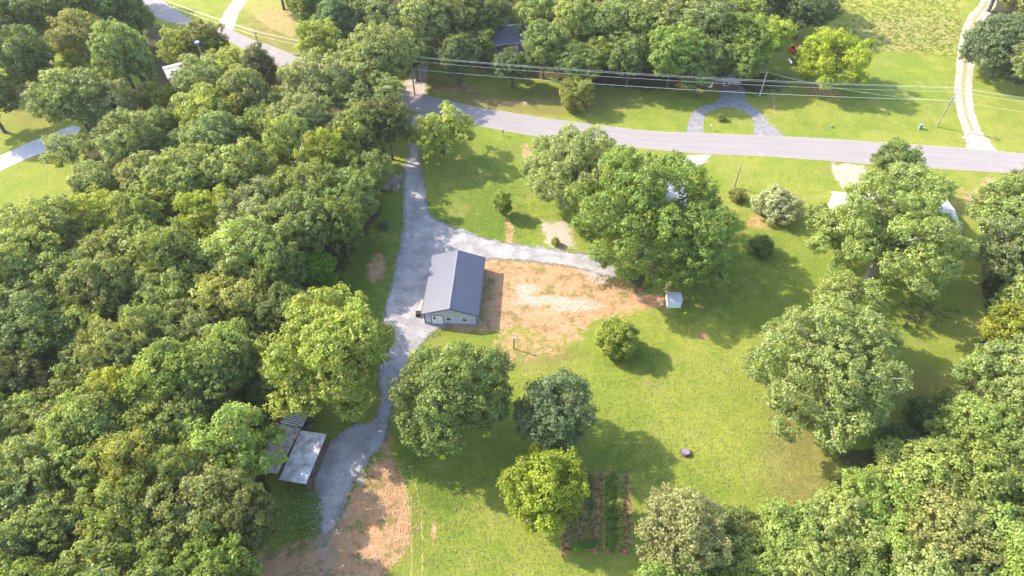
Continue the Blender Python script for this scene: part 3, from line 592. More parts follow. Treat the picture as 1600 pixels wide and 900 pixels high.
T = [ # u, v, r, kind, colour, (label)
 (12, 40, 46, 'broad', 'dark'), (-40, 60, 50, 'broad', 'mid'), (-30, 150, 40, 'broad', 'dark'), (36, 102, 44, 'broad', 'dark'), (70, 22, 40, 'broad', 'olive'), (118, 15, 42, 'broad', 'mid'), (124, 54, 40, 'clumpy', 'olive'),
 (178, 12, 38, 'broad', 'dark'), (168, 52, 30, 'broad', 'dark'), (212, 30, 27, 'broad', 'mid', 'mid-green tree at the top left, nearest the road of its clump'), (112, 95, 24, 'airy', 'light'),
 (192, 100, 50, 'broad', 'mid'), (118, 165, 52, 'broad', 'grey'), (178, 160, 40, 'fine', 'grey'),
 (278, 76, 31, 'fine', 'yellow', 'yellow-green tree beside the road bend at the upper left'), (322, 70, 31, 'clumpy', 'olive'), (350, 102, 34, 'clumpy', 'yellow'),
 (310, 125, 42, 'fine', 'grey'), (246, 152, 28, 'clumpy', 'yellow'), (386, 148, 36, 'broad', 'light'), (318, 172, 46, 'broad', 'bright'), (430, 172, 30, 'broad', 'light'),
 (205, 220, 46, 'fine', 'mid'), (258, 200, 32, 'broad', 'mid'), (282, 236, 28, 'broad', 'dark'), (338, 226, 46, 'broad', 'mid'), (104, 238, 33, 'airy', 'grey', 'loose grey-green tree at the corner of the left lawn'),
 (500, 68, 38, 'fine', 'yellow', 'bright yellow-green tree right where the road enters the wood'), (590, 88, 50, 'broad', 'grey', 'broad pale grey-green tree leaning over the road junction'), (502, 128, 52, 'fine', 'grey'), (575, 140, 44, 'fine', 'grey'),
 (604, 192, 36, 'broad', 'brown', 'dark purplish tree at the top end of the gravel drive'), (470, 196, 46, 'broad', 'grey'), (556, 212, 44, 'fine', 'mid'), (510, 250, 46, 'clumpy', 'yellow'), (570, 268, 36, 'fine', 'mid'), (452, 236, 36, 'fine', 'light'), (416, 205, 34, 'broad', 'mid'),
 (226, 280, 33, 'broad', 'olive'), (292, 290, 42, 'broad', 'light'), (150, 292, 34, 'broad', 'grey'), (376, 282, 42, 'fine', 'light'), (424, 290, 32, 'clumpy', 'light'), (480, 305, 44, 'fine', 'mid'), (545, 312, 42, 'fine', 'mid'),
 (262, 325, 28, 'broad', 'light'), (328, 338, 46, 'fine', 'yellow'), (400, 336, 48, 'fine', 'grey'), (26, 348, 26, 'airy', 'grey', 'small grey-green treetop at the foot of the left lawn'), (150, 348, 44, 'clumpy', 'yellow'), (84, 372, 42, 'broad', 'light'), (214, 352, 38, 'broad', 'mid'),
 (228, 384, 48, 'broad', 'light'), (470, 358, 46, 'broad', 'mid'), (532, 352, 36, 'fine', 'mid', 'mid-green tree at the wood edge left of the clay spot'), (34, 426, 50, 'broad', 'light'), (98, 440, 44, 'clumpy', 'mid'), (160, 400, 38, 'broad', 'olive'), (166, 464, 42, 'broad', 'grey'), (284, 412, 38, 'broad', 'mid'),
 (264, 462, 44, 'broad', 'light'), (386, 412, 44, 'broad', 'light'), (362, 470, 48, 'clumpy', 'yellow'), (440, 432, 38, 'fine', 'mid'), (498, 425, 30, 'broad', 'vivid', 'vivid green tree in the shade of the wood edge'), (18, 490, 46, 'broad', 'mid'), (66, 530, 52, 'broad', 'dark'), (20, 590, 44, 'broad', 'brown'), (122, 520, 38, 'broad', 'mid'),
 (300, 520, 42, 'fine', 'grey'), (232, 520, 36, 'clumpy', 'mid'), (360, 566, 42, 'broad', 'grey'), (400, 525, 34, 'broad', 'dark'), (452, 488, 36, 'broad', 'dark'), (182, 560, 36, 'fine', 'olive'), (148, 580, 50, 'fine', 'light'), (212, 562, 40, 'broad', 'light'), (82, 646, 54, 'fine', 'olive'),
 (194, 620, 46, 'clumpy', 'yellow'), (268, 606, 44, 'broad', 'light'), (330, 604, 38, 'broad', 'mid'), (18, 664, 44, 'fine', 'light'), (152, 680, 50, 'broad', 'light'), (222, 672, 46, 'clumpy', 'light'), (290, 666, 42, 'broad', 'mid'), (40, 760, 48, 'broad', 'grey'),
 (128, 738, 50, 'fine', 'light'), (214, 738, 46, 'clumpy', 'yellow'), (282, 742, 38, 'broad', 'mid'), (308, 806, 62, 'fine', 'olive'), (384, 812, 46, 'fine', 'brown', 'dim brownish tree below the bright yellow tree left of the shed'), (200, 810, 50, 'clumpy', 'light'), (92, 828, 50, 'broad', 'grey'), (30, 860, 46, 'broad', 'light'),
 (160, 882, 46, 'broad', 'light'), (250, 872, 50, 'fine', 'light'), (336, 882, 50, 'broad', 'mid'), (-20, 800, 46, 'broad', 'mid'), (-30, 720, 46, 'broad', 'light'), (-30, 640, 46, 'broad', 'mid'), (-40, 420, 46, 'broad', 'mid'), (-40, 540, 46, 'broad', 'dark'), (60, 930, 50, 'broad', 'mid'), (-30, 900, 50, 'broad', 'mid'), (240, 950, 50, 'broad', 'mid'), (340, 960, 46, 'broad', 'mid'), (150, 960, 50, 'broad', 'mid'),
 (378, 642, 26, 'bush', 'vivid', 'vivid green undergrowth bush up-left of the slatted lean-to roof'), (418, 612, 30, 'broad', 'dark', 'dark tree at the wood edge above the slatted lean-to roof'),
 (480, 8, 32, 'broad', 'mid'), (526, 34, 36, 'broad', 'blue'), (572, 18, 36, 'broad', 'mid'), (612, 44, 36, 'broad', 'dark'), (658, 34, 42, 'broad', 'grey'), (648, 82, 30, 'broad', 'dark'), (708, 28, 36, 'fine', 'olive'), (716, 88, 30, 'broad', 'dark'), (756, 22, 32, 'broad', 'mid'), (752, 74, 22, 'clumpy', 'mid'),
 (838, 18, 36, 'clumpy', 'light'), (850, 75, 32, 'broad', 'mid'), (892, 40, 36, 'broad', 'light'), (900, 92, 30, 'broad', 'mid'), (948, 34, 40, 'broad', 'mid'), (935, 88, 24, 'clumpy', 'yellow'), (985, 90, 32, 'broad', 'dark'), (1000, 26, 40, 'broad', 'mid'),
 (1048, 28, 42, 'fine', 'olive'), (1052, 88, 36, 'broad', 'mid'), (1104, 38, 42, 'fine', 'grey'), (1108, 88, 32, 'broad', 'mid'), (1150, 62, 36, 'broad', 'mid'), (1162, 16, 36, 'broad', 'light'), (800, 102, 24, 'broad', 'dark'), (1160, 95, 28, 'broad', 'mid'), (1092, 118, 24, 'broad', 'mid', 'green tree leaning over the left end of the brick cottage'), (1122, 106, 20, 'broad', 'dark', 'dark green tree over the middle of the brick cottage roof'),
 (1202, 62, 35, 'clumpy', 'bright', 'yellow-green tree left of the round yellow lawn tree'), (1258, 14, 30, 'broad', 'dark'), (1290, 8, 26, 'fine', 'grey'), (1195, -10, 36, 'broad', 'dark'),
 (430, -40, 34, 'broad', 'mid'), (500, -45, 40, 'broad', 'dark'), (570, -40, 40, 'broad', 'mid'), (640, -35, 40, 'broad', 'mid'), (710, -40, 40, 'broad', 'dark'), (785, -35, 40, 'broad', 'mid'), (860, -40, 40, 'broad', 'mid'), (930, -38, 40, 'broad', 'dark'), (1000, -40, 40, 'broad', 'mid'), (1070, -38, 40, 'broad', 'mid'), (1140, -42, 40, 'broad', 'mid'), (1230, -45, 36, 'broad', 'dark'), (60, -40, 46, 'broad', 'dark'), (140, -45, 44, 'broad', 'mid'), (1620, -10, 40, 'broad', 'olive'), (1575, -40, 36, 'broad', 'mid'), (-20, -20, 46, 'broad', 'mid'),
 (1400, 254, 33, 'clumpy', 'mid', 'small rounded tree at the road above the loose-limbed tree'),
 (1415, 300, 44, 'broad', 'light', 'light green tree between the road and the white house roof'),
 (1580, 330, 52, 'fine', 'grey', 'grey-green tree at the right edge beside the dry patch'), (1592, 395, 56, 'fine', 'grey', 'grey-green spreading tree at the right edge, lower of two'),
 (1570, 450, 30, 'bush', 'brown', 'low brownish undergrowth below the right-edge trees'), (1578, 520, 46, 'clumpy', 'yellow', 'yellow-green tree at the right edge nearest the tree shadow'), (1568, 590, 46, 'broad', 'light'), (1600, 640, 50, 'broad', 'light'), (1620, 480, 46, 'broad', 'mid'),
 (1532, 672, 52, 'broad', 'light'), (1452, 655, 34, 'bush', 'dark', 'dark green shrub thicket in shade right of the large lawn-edge tree'), (1405, 690, 28, 'bush', 'dark', 'second dark shrub in the shade under the large lawn-edge tree'), (1486, 632, 26, 'bush', 'mid', 'mid-green shrub at the tip of the dry clearing'),
 (1378, 785, 52, 'fine', 'light'), (1446, 742, 56, 'broad', 'light'), (1530, 748, 52, 'broad', 'light'), (1310, 828, 50, 'fine', 'light'), (1236, 838, 44, 'broad', 'light'), (1148, 822, 38, 'airy', 'grey', 'slender grey-green tree right of the pinkish tree at the bottom'), (1180, 880, 46, 'broad', 'light'), (1120, 900, 40, 'clumpy', 'light'), (1390, 862, 52, 'clumpy', 'light'),
 (1476, 838, 54, 'broad', 'olive'), (1560, 850, 54, 'broad', 'light'), (1262, 896, 48, 'broad', 'light'), (1600, 740, 46, 'broad', 'mid'), (1600, 900, 50, 'broad', 'light'), (1440, 920, 50, 'broad', 'light'), (1340, 930, 50, 'broad', 'mid'), (1530, 930, 50, 'broad', 'mid'), (1640, 820, 50, 'broad', 'mid'), (1650, 580, 50, 'broad', 'mid'), (1060, 940, 50, 'broad', 'mid'),
 (1640, 300, 46, 'broad', 'olive'), (1655, 400, 46, 'broad', 'mid'), (1650, 90, 46, 'broad', 'mid'),
]
for t in T:
    tree(*t[:5], label=t[5] if len(t) > 5 else None, cat='shrub' if t[3] == 'bush' else 'tree', H=(14.5 if t[3] in ('broad', 'fine', 'clumpy') and t[0] < 640 and t[1] > 130 and t[2] > 35 else (5 if t[3] == 'bush' and t[2] > 20 else None)))
hero(1322, 486, 50, 14, 'light', 'light green tree joining the loose-limbed tree to the very large lawn-edge tree', 330, nl=28, lr=1.5, cr=.52, per=14, leaf=.33, irr=.25, sway=.1)
tree(405, 100, 32, 'cedar', 'brown', 'dark brownish cedar beside the road at the upper left', H=13)
for u, v, r, c, h, lb in ((1190, 385, 20, 'dark', 3.2, 'dark round bush on the lawn right of the largest yard tree'), (1152, 304, 13, 'olive', 2.4, 'small olive bush at the foot of the short wooden pole'), (868, 378, 7, 'yellow', 1.6, 'tiny yellow-green shrub on the pale bare patch'),
        (1127, 184, 7, 'mid', 1.3, 'small shrub in the grass island of the looped driveway'), (1130, 338, 16, 'olive', 2.6, 'reddish olive bush tucked at the right of the largest yard tree'), (905, 855, 9, 'vivid', 1.0, 'leafy clump at the near end of the vegetable garden'),
        (925, 848, 6, 'vivid', .8, 'smallest leafy clump at the near end of the vegetable garden'), (640, 205, 10, 'dark', 2.0, 'dark shrub at the top end of the gravel drive'), (600, 352, 9, 'dark', 1.0, 'low weedy clump on the strip left of the gravel drive')):
    tree(u, v, r, 'bush', c, lb, H=h, cat='shrub')

# ------------------------------------------------------------------ metal building
M_ROOF = mat('slate_blue_metal', (.034, .038, .070), .50, .0, .5, var=.08, vscale=.6)
M_ROOF.node_tree.nodes['Principled BSDF'].inputs['IOR'].default_value = 1.75
M_TRIM = mat('dark_trim', (.035, .045, .075), .5, var=.1)
M_WALL = mat('pale_blue_siding', (.50, .50, .60), .6, var=.03)
M_WHITE = mat('white_paint', (.80, .80, .80), .6, var=.04)
M_GLASS = mat('window_glass', (.03, .035, .045), .08, 0, .6, var=.2)
M_BLIND = mat('window_blind', (.35, .33, .27), .6, var=.1)
def ribbed(wd, ln, ribs, rh=.022, rw=.05, t=.012):
    """ribbed sheet: x across ribs 0..wd, y 0..ln, one closed strip profile"""
    xs = [(0, 0)]
    for i in range(ribs):
        c = wd * (i + .5) / ribs; xs += [(c - rw, 0), (c - rw * .4, rh), (c + rw * .4, rh), (c + rw, 0)]
    xs.append((wd, 0)); prof = [(x, z) for x, z in xs] + [(wd, -t), (0, -t)]
    m = MB(); m.poly([(x, 0, z) for x, z in prof], (0, ln, 0)); return m
def metal_building():
    e = empty('metal_building', (-9.93, 79.35, 0), R_(-3.0), 'pale blue metal building with a slate-blue ribbed gable roof beside the gravel drive', 'building')
    W, L, E_, Rg = 4.4, 6.55, 2.85, 4.35
    g = (Rg - E_) / W
    for s in (-1, 1):   # gable walls, long walls, butted
        y = s * L
        m = MB(); m.poly([(-W, y, 0), (W, y, 0), (W, y, E_ - .05), (0, y, Rg - .05), (-W, y, E_ - .05)], (0, -s * .12, 0)); m.build('wall', M_WALL, e)
        MB().box(min(s * W, s * (W - .12)), max(s * W, s * (W - .12)), -L + .125, L - .125, 0, E_ - .07).build('wall', M_WALL, e)
    slab = MB().box(-W - .15, W + .15, -L - .15, L + .15, -.1, .06); slab.build('foundation', M_CONC, e)
    ov = .38; SL = math.hypot(W + ov, (W + ov) * g); ang = math.atan(g); npan = 15; pw = (2 * L + .6) / npan
    pm_ = ribbed(pw - .008, SL, 3).mesh('roof_panel', M_ROOF)
    for s in (-1, 1):
        for i in range(npan):
            o = link('roof_panel', pm_, None, e)
            # local x -> along the ridge, local y -> down the slope
            X = Vector((0, -s, 0)); Yv = Vector((s * math.cos(ang), 0, -math.sin(ang))); Z = X.cross(Yv)
            M = Matrix(((X.x, Yv.x, Z.x), (X.y, Yv.y, Z.y), (X.z, Yv.z, Z.z))).to_4x4()
            y0 = -L - .3 + pw * (i + (1 if s == 1 else 0))
            M.translation = Vector((0, y0, Rg + .03)); o.matrix_local = M
    MB().poly([(-.22, -L - .32, Rg - .02), (0, -L - .32, Rg + .06), (.22, -L - .32, Rg - .02), (.22, -L - .32, Rg + .0), (0, -L - .32, Rg + .085), (-.22, -L - .32, Rg + .0)], (0, 2 * L + .64, 0)).build('ridge_cap', M_ROOF, e)
    for s in (-1, 1):
        for q in (-1, 1):
            y = s * (L + .3); a = Vector((0, y, Rg + .02)); b = Vector((q * (W + ov), y, Rg + .02 - (W + ov) * g)); d = Vector((0, s * .03, 0)); z = Vector((0, 0, -.2))
            MB().poly([a, b, b + z, a + z], d).build('rake_trim', M_TRIM, e)
            MB().box(q * W - .09, q * W + .09, s * L - .09, s * L + .09, 0.03, E_ - .12).build('corner_trim', M_TRIM, e)
        x = s * (W + ov); MB().box(x - .06, x + .06, -L - .28, L + .28, Rg - (W + ov) * g - .14, Rg - (W + ov) * g + .0).build('gutter', M_TRIM, e)
    MB().box(-W + .1, W - .1, -L - .025, -L - .003, .03, .17).build('base_trim', M_TRIM, e)
    def window(x, y, z, w, h, face=-1, parent=e):
        f = MB()
        for a, b, c, d in ((-w / 2 - .08, w / 2 + .08, h, h + .08), (-w / 2 - .08, w / 2 + .08, -.08, 0), (-w / 2 - .08, -w / 2, 0, h), (w / 2, w / 2 + .08, 0, h), (-w / 2, w / 2, h / 2 - .03, h / 2 + .03)):
            f.box(x + a, x + b, y - .05, y - .002, z + c, z + d)
        fo = f.build('window', M_WHITE, parent)
        MB().box(x - w / 2, x + w / 2, y - .03, y - .008, z, z + h / 2 - .031).build('pane', M_GLASS, fo)
        MB().box(x - w / 2, x + w / 2, y - .03, y - .008, z + h / 2 + .031, z + h).build('pane', M_BLIND, fo)
    window(-.35, -L, 1.0, .75, 1.1); window(2.3, -L, 1.0, .75, 1.1)
    for k, x in enumerate((-3.2, -2.25)):
        d = MB().box(x, x + .9, -L - .05, -L - .004, .07, 2.12).build('door', M_WHITE, e)
        MB().box(x + .25, x + .65, -L - .065, -L - .052, 1.15, 1.85).build('door_pane', M_GLASS if k == 0 else M_WHITE, d)
        MB().box(x + (.78 if k == 0 else .06), x + (.84 if k == 0 else .12), -L - .09, -L - .052, 1.0, 1.1).build('handle', M_TRIM, d)
    MB().box(-3.32, -1.24, -L - .06, -L - .002, 2.14, 2.22).build('door_frame', M_TRIM, e)
    for x in (-3.3, -1.33): MB().box(x, x + .08, -L - .06, -L - .002, .06, 2.139).build('door_frame', M_TRIM, e)
    return e
metal_building()
# air-conditioning unit, pipe and pots at the building's left side
def small(name, mb, m, loc, label, cat, rz=0, group=None):
    o = mb.build(name, m, None, loc, rz); tag(o, label, cat, group); return o
M_DARK = mat('black_plastic', (.02, .02, .022), .6, var=.2)
M_GREYM = mat('galvanised', (.42, .44, .47), .45, .5, .4, var=.15, vscale=1)
M_WOOD = mat('weathered_wood', (.24, .19, .15), .9, var=.3, vscale=3, bump=.02)
M_PLANK = mat('raw_plank', (.50, .36, .26), .85, var=.2, vscale=3)
q = at(658, 478); small('leaning_plank', MB().box(-.15, .15, -1.2, 1.2, .02, .08), M_PLANK, (q.x, q.y, 0.02), 'raw plank lying on the gravel at the left of the metal building', 'plank', R_(-6))
q = at(654, 493); ac = MB().box(-.4, .4, -.4, .4, .03, .8); small('heat_pump', ac, M_DARK, (q.x, q.y, 0.02), 'dark boxy heat pump by the left front corner of the metal building', 'heat pump')

# ------------------------------------------------------------------ old shed with lean-to
M_TIN = mat('pale_tin_roof', (.56, .55, .57), .6, .1, .4, var=.12, vscale=1.1, c2=(.26, .245, .25))
M_RUST = mat('stained_tin_roof', (.52, .47, .46), .7, .1, .3, var=.2, vscale=1.3, c2=(.25, .2, .18))
M_BOARD = mat('dark_board', (.11, .075, .062), .95, var=.35, vscale=2.5, bump=.02)
def old_shed():
    e = empty('old_shed', (-29.25, 46.5, 0), R_(-10.5), 'old open shed with a pale tin roof and dark board wall beside the lower drive', 'shed')
    W, L = 2.0, 3.9; zl, zr = 2.95, 3.15
    pm_ = ribbed(L * 2 / 9 - .01, W - .02, 3).mesh('roof_sheet', M_TIN)
    for c in range(2):
        for i in range(9):
            if True:
                sl = (zr - zl) / (2 * W); x0 = -W + c * W
                o = link('roof_sheet', pm_, None, e)
                X = Vector((0, -1, 0)); Yv = Vector((1, 0, sl)).normalized(); Z = X.cross(Yv)
                M = Matrix(((X.x, Yv.x, Z.x), (X.y, Yv.y, Z.y), (X.z, Yv.z, Z.z))).to_4x4()
                M.translation = Vector((x0, -L + L * 2 / 9 * (i + 1), zl + (x0 + W) * sl + .03 - .025 * c)); o.matrix_local = M
    for i in range(12):
        y = -L + .4 + i * (2 * L - .5) / 12
        MB().box(W - .35, W - .3, y, y + .56, 0, 2.85).build('board', M_BOARD, e)
    for x in (-W + .2, W - .45):
        for y in (-L + .3, 0, L - .35): MB().box(x, x + .13, y, y + .13, 0, 2.85).build('post', M_BOARD, e)
    for i in range(6):
        x = -W + .35 + i * .55; MB().box(x, x + .52, L - .2, L - .15, 0, 2.8).build('board', M_BOARD, e)
    MB().box(-W + .1, W - .1, -L + .05, -L + .15, 2.7, 2.9).build('beam', M_BOARD, e)
old_shed()
def lean_to():
    e = empty('lean_to', (-32.75, 50.25, 0), R_(-14), 'low lean-to with a half stripped slatted roof against the old shed', 'lean-to')
    W, L = 1.75, 5.9
    pm_ = ribbed(.82, 2 * W, 3).mesh('roof_sheet', M_RUST)
    for i in range(9):
        o = link('roof_sheet', pm_, None, e); X = Vector((0, -1, 0)); Yv = Vector((1, 0, .06)).normalized(); Z = X.cross(Yv)
        M = Matrix(((X.x, Yv.x, Z.x), (X.y, Yv.y, Z.y), (X.z, Yv.z, Z.z))).to_4x4(); M.translation = Vector((-W, -L + .83 * (i + 1), 2.35)); o.matrix_local = M
    pm2 = MB().box(-W + .05, W * .55, -.09, .09, 0, .05).mesh('slat', M_WHITE)
    for i in range(11): link('slat', pm2, None, e, (0, -L + 7.75 + i * .38, 2.36 + .004 * i))
    pm3 = ribbed(4.1, W * .45, 6).mesh('roof_sheet', M_RUST)
    o = link('roof_sheet', pm3, None, e); X = Vector((0, -1, 0)); Yv = Vector((1, 0, .03)).normalized(); Z = X.cross(Yv)
    M = Matrix(((X.x, Yv.x, Z.x), (X.y, Yv.y, Z.y), (X.z, Yv.z, Z.z))).to_4x4(); M.translation = Vector((W * .56, L, 2.44)); o.matrix_local = M
    for x in (-W + .05, W - .3):
        for y in (-L + .2, -1.5, 2.2, L - .3): MB().box(x, x + .12, y, y + .12, 0, 2.3).build('post', M_BOARD, e)
        MB().box(x + .01, x + .11, -L + .1, L - .1, 2.2, 2.32).build('beam', M_BOARD, e)
    MB().box(-W + .5, W - .6, -L + 2, L - 1, .02, 1.0).build('stored_lumber', M_BOARD, e)
lean_to()
q = at(481, 664); rs = random.Random(8); e = empty('scrap_pile', (q.x, q.y, 0), R_(15), 'dark pile of boards and scrap at the upper end of the old shed', 'scrap pile')
for k in range(9):
    MB().box(-rs.uniform(.5, 1.1), rs.uniform(.5, 1.1), -.12, .12, 0, .09, Matrix.Translation((rs.uniform(-.5, .5), rs.uniform(-.6, .6), .1 + k * .12)) @ Matrix.Rotation(rs.uniform(-.9, .9), 4, 'Z')).build('board', M_BOARD if k % 3 else M_GREYM, e)

# ------------------------------------------------------------------ houses
def shingle_house(name, cx, cy, rz, W, L, E_, Rg, wallm, roofm, label, cat, win=(), ov=.4, axis_x=True, door=None):
    """gabled house, ridge along local x; W half depth (y), L half length (x)"""
    e = empty(name, (cx, cy, 0), rz, label, cat); g = (Rg - E_) / W; ang = math.atan(g); SL = math.hypot(W + ov, (W + ov) * g)
    for s in (-1, 1):
        MB().poly([(s * L, -W, 0), (s * L, W, 0), (s * L, W, E_ - .05), (s * L, 0, Rg - .05), (s * L, -W, E_ - .05)], (-s * .15, 0, 0)).build('wall', wallm, e)
        MB().box(-L + .155, L - .155, min(s * W, s * (W - .15)), max(s * W, s * (W - .15)), 0, E_ - .07).build('wall', wallm, e)
    n = max(4, int(2 * L / 1.2)); pw = (2 * L + .6) / n; pm_ = ribbed(pw - .01, SL, 3).mesh('roof_panel', roofm)
    for s in (-1, 1):
        for i in range(n):
            o = link('roof_panel', pm_, None, e); X = Vector((s, 0, 0)); Yv = Vector((0, s * math.cos(ang), -math.sin(ang))); Z = X.cross(Yv)
            M = Matrix(((X.x, Yv.x, Z.x), (X.y, Yv.y, Z.y), (X.z, Yv.z, Z.z))).to_4x4(); M.translation = Vector((-L - .3 + pw * (i + (1 if s == -1 else 0)), 0, Rg + .02)); o.matrix_local = M
    MB().box(-L - .31, L + .31, -.16, .16, Rg + .0, Rg + .06).build('ridge_cap', roofm, e)
    for s in (-1, 1): MB().box(-L - .25, L + .25, s * (W + ov) - .05, s * (W + ov) + .05, Rg - (W + ov) * g - .16, Rg - (W + ov) * g - .01).build('gutter', M_WHITE, e)
    for x, z, w, h in win:
        f = MB(); y = -W
        for a, b, c, d in ((-w / 2 - .08, w / 2 + .08, h, h + .08), (-w / 2 - .08, w / 2 + .08, -.08, 0), (-w / 2 - .08, -w / 2, 0, h), (w / 2, w / 2 + .08, 0, h)):
            f.box(x + a, x + b, y - .05, y - .002, z + c, z + d)
        fo = f.build('window', M_WHITE, e); MB().box(x - w / 2, x + w / 2, y - .03, y - .008, z, z + h).build('pane', M_GLASS, fo)
    if door is not None: MB().box(door, door + .95, -W - .05, -W - .004, .05, 2.1).build('door', M_WHITE, e)
    return e
M_WROOF = mat('white_metal_roof', (.50, .48, .48), .45, .1, .5, var=.04, vscale=1)
M_BROOF = mat('blue_grey_roof', (.22, .235, .30), .7, .0, .4, var=.15, vscale=1.5)
M_BRICK = mat('brown_brick', (.13, .075, .06), .9, var=.2, vscale=4)
M_GWALL = mat('pale_green_siding', (.45, .52, .5), .8, var=.06)
M_PURP = mat('mauve_siding', (.26, .19, .20), .85, var=.1)
shingle_house('white_house', 73.3, 98.6, R_(-4), 4.2, 10.6, 2.9, 3.5, M_GWALL, M_WROOF, 'long low house with a bright white metal roof behind the loose-limbed tree', 'house', [(-8, 1, 1.2, 1.1), (-4, 1, 1.2, 1.1), (3, 1, 1.2, 1.1), (7, 1, 1.2, 1.1)], door=0)
c = at(800, 55, 4); shingle_house('grey_roofed_house', c.x, c.y + 3, R_(8), 4.5, 6.5, 3.0, 5.0, M_PURP, M_BROOF, 'house with a blue-grey roof hidden in the wood beyond the road', 'house', [(-4, 1, 1.2, 1.1), (3, 1, 1.2, 1.1)], door=0)
c = at(1138, 112, 2.8); shingle_house('brick_cottage', c.x - 3.2, c.y + .6, R_(-10), 3.2, 6.0, 2.5, 3.5, M_BRICK, M_TIN, 'brick cottage under trees at the top of the looped driveway', 'house', [(3, 1, 1.1, 1.1)], door=-1)
c = at(1030, 300, 3); shingle_house('yard_house', c.x - 1.5, c.y, R_(-12), 4.2, 6.5, 3.0, 4.4, M_GWALL, M_BROOF, 'house almost hidden under the largest yard tree', 'house', [(-3, 1, 1.2, 1.1), (3, 1, 1.2, 1.1)], door=0)
c = at(270, 105, 3.2); shingle_house('hidden_house', c.x + 1.2, c.y + .5, R_(30), 2.6, 3.2, 2.6, 3.4, M_GWALL, M_TIN, 'pale roofed house glimpsed between trees at the upper left', 'house', [(0, 1, 1.2, 1.1)])
c = at(1552, 345, 3); shingle_house('right_outbuilding', c.x + 1.5, c.y, R_(-5), 1.5, 2.0, 2.2, 2.8, M_WHITE, M_WROOF, 'small white outbuilding glimpsed at the left edge of the right-hand trees', 'shed')
# small white shed
def white_shed():
    e = empty('garden_shed', (27.95, 77.5, 0), R_(-1), 'small white ribbed metal garden shed at the edge of the clay yard', 'shed')
    W, L, E_, Rg = 1.1, 1.17, 1.6, 1.98; g = (Rg - E_) / W; ang = math.atan(g); SL = math.hypot(W + .1, (W + .1) * g)
    for s in (-1, 1):
        MB().poly([(s * L, -W, 0), (s * L, W, 0), (s * L, W, E_ - .03), (s * L, 0, Rg - .03), (s * L, -W, E_ - .03)], (-s * .05, 0, 0)).build('wall', M_WHITE, e)
        MB().box(-L + .055, L - .055, min(s * W, s * (W - .05)), max(s * W, s * (W - .05)), 0, E_ - .05).build('wall', M_WHITE, e)
        n = 4; pw = (2 * L + .2) / n
        pm_ = ribbed(pw - .01, SL, 2, .03, .06).mesh('roof_panel', M_TINW)
        for i in range(n):
            o = link('roof_panel', pm_, None, e); X = Vector((s, 0, 0)); Yv = Vector((0, s * math.cos(ang), -math.sin(ang))); Z = X.cross(Yv)
            M = Matrix(((X.x, Yv.x, Z.x), (X.y, Yv.y, Z.y), (X.z, Yv.z, Z.z))).to_4x4(); M.translation = Vector((-L - .1 + pw * (i + (1 if s == -1 else 0)), 0, Rg + .01)); o.matrix_local = M
    MB().box(-L - .04, -L - .004, -.45, .45, .05, 1.5).build('door', M_RUST, e)
M_TINW = mat('white_shed_roof', (.50, .53, .60), .5, .1, .4, var=.06, vscale=2)
white_shed()
q = at(1040, 456); small('drain_pipe', MB().tube([(0, 0, 0), (.05, .1, 1.4), (.3, .35, 2.2)], .07, 6), M_WHITE, (q.x, q.y, 0), 'white upright pipe standing behind the small white shed', 'pipe')
for dx, dy in ((-1.6, -.3),):
    q = Vector((27.95, 77.5, 0)); m = MB()
    m.box(-.5, .5, -.04, .04, .35, .45); m.box(-.5, -.42, -.04, .04, 0, .35); m.box(.42, .5, -.04, .04, 0, .35); m.box(-.5, .5, -.3, .3, .46, .5)
    small('sawhorse', m, M_PLANK, (q.x - 2.1, q.y - .4, 0.0), 'small wooden trestle on the clay left of the white shed', 'trestle', R_(80))

# ------------------------------------------------------------------ poles and wires
M_POLE = mat('pole_wood', (.30, .25, .20), .9, var=.2, vscale=3)
M_POLEP = mat('pale_pole', (.55, .52, .48), .8, var=.1, vscale=3)
M_WIRE = mat('wire', (.75, .74, .72), .5, .3, var=.02)
M_PORC = mat('transformer_grey', (.62, .66, .70), .5, .1, var=.05)
def pole_xy(u, v): p = at(u, v); return p
def utility_pole(p, h, label, arm=True, xf=False, r=.16, m=M_POLE, rz=0, lean=(0, 0), group='poles carrying wires', cat='utility pole'):
    e = empty('utility_pole', (p.x, p.y, 0), rz, label, cat, group)
    top = Vector((lean[0], lean[1], h)); MB().tube([(0, 0, -.3), top * .5, top], [r * 1.15, r * .95, r * .75], 10).build('shaft', m, e)
    if arm:
        MB().box(-.06, .06, -1.1, 1.1, h - .55, h - .42).build('crossarm', M_POLE, e)
        for y in (-1.0, 0, 1.0): MB().tube([(0, y, h - .42 if y else h), (0, y, h - .2 if y else h + .22)], [.05, .035], 6).build('insulator', M_PORC, e)
    if xf:
        t = MB().tube([(.42, 0, h - 2.9), (.42, 0, h - 2.8), (.42, 0, h - 2.0), (.42, 0, h - 1.9)], [.2, .27, .27, .14], 12).build('transformer', M_PORC, e)
        MB().tube([(.42, .1, h - 1.9), (.42, .1, h - 1.65)], .05, 6).build('bushing', M_DARK, t)
        MB().box(.12, .2, -.05, .05, h - 2.7, h - 2.2).build('bracket', M_DARK, e)
    return e
PA = at(1464, 198); HA = 9.7
PB = at(641, 90, 9.7); PB = Vector((PB.x, PB.y, 0))
PC = at(398, 50, 9.0); PC = Vector((PC.x, PC.y, 0))
PD = at(1187, 150); PE = at(1147, 293)
utility_pole(PA, HA, 'tall utility pole with a transformer beside the pale dirt track', True, True, rz=0)
utility_pole(PB, HA, 'utility pole rising behind the trees at the road junction', True)
utility_pole(PC, 9.0, 'utility pole beside the cedar at the upper left road', True)
utility_pole(PD, 6.4, 'slim pale pole right of the brick cottage', False, r=.11, m=M_POLEP)
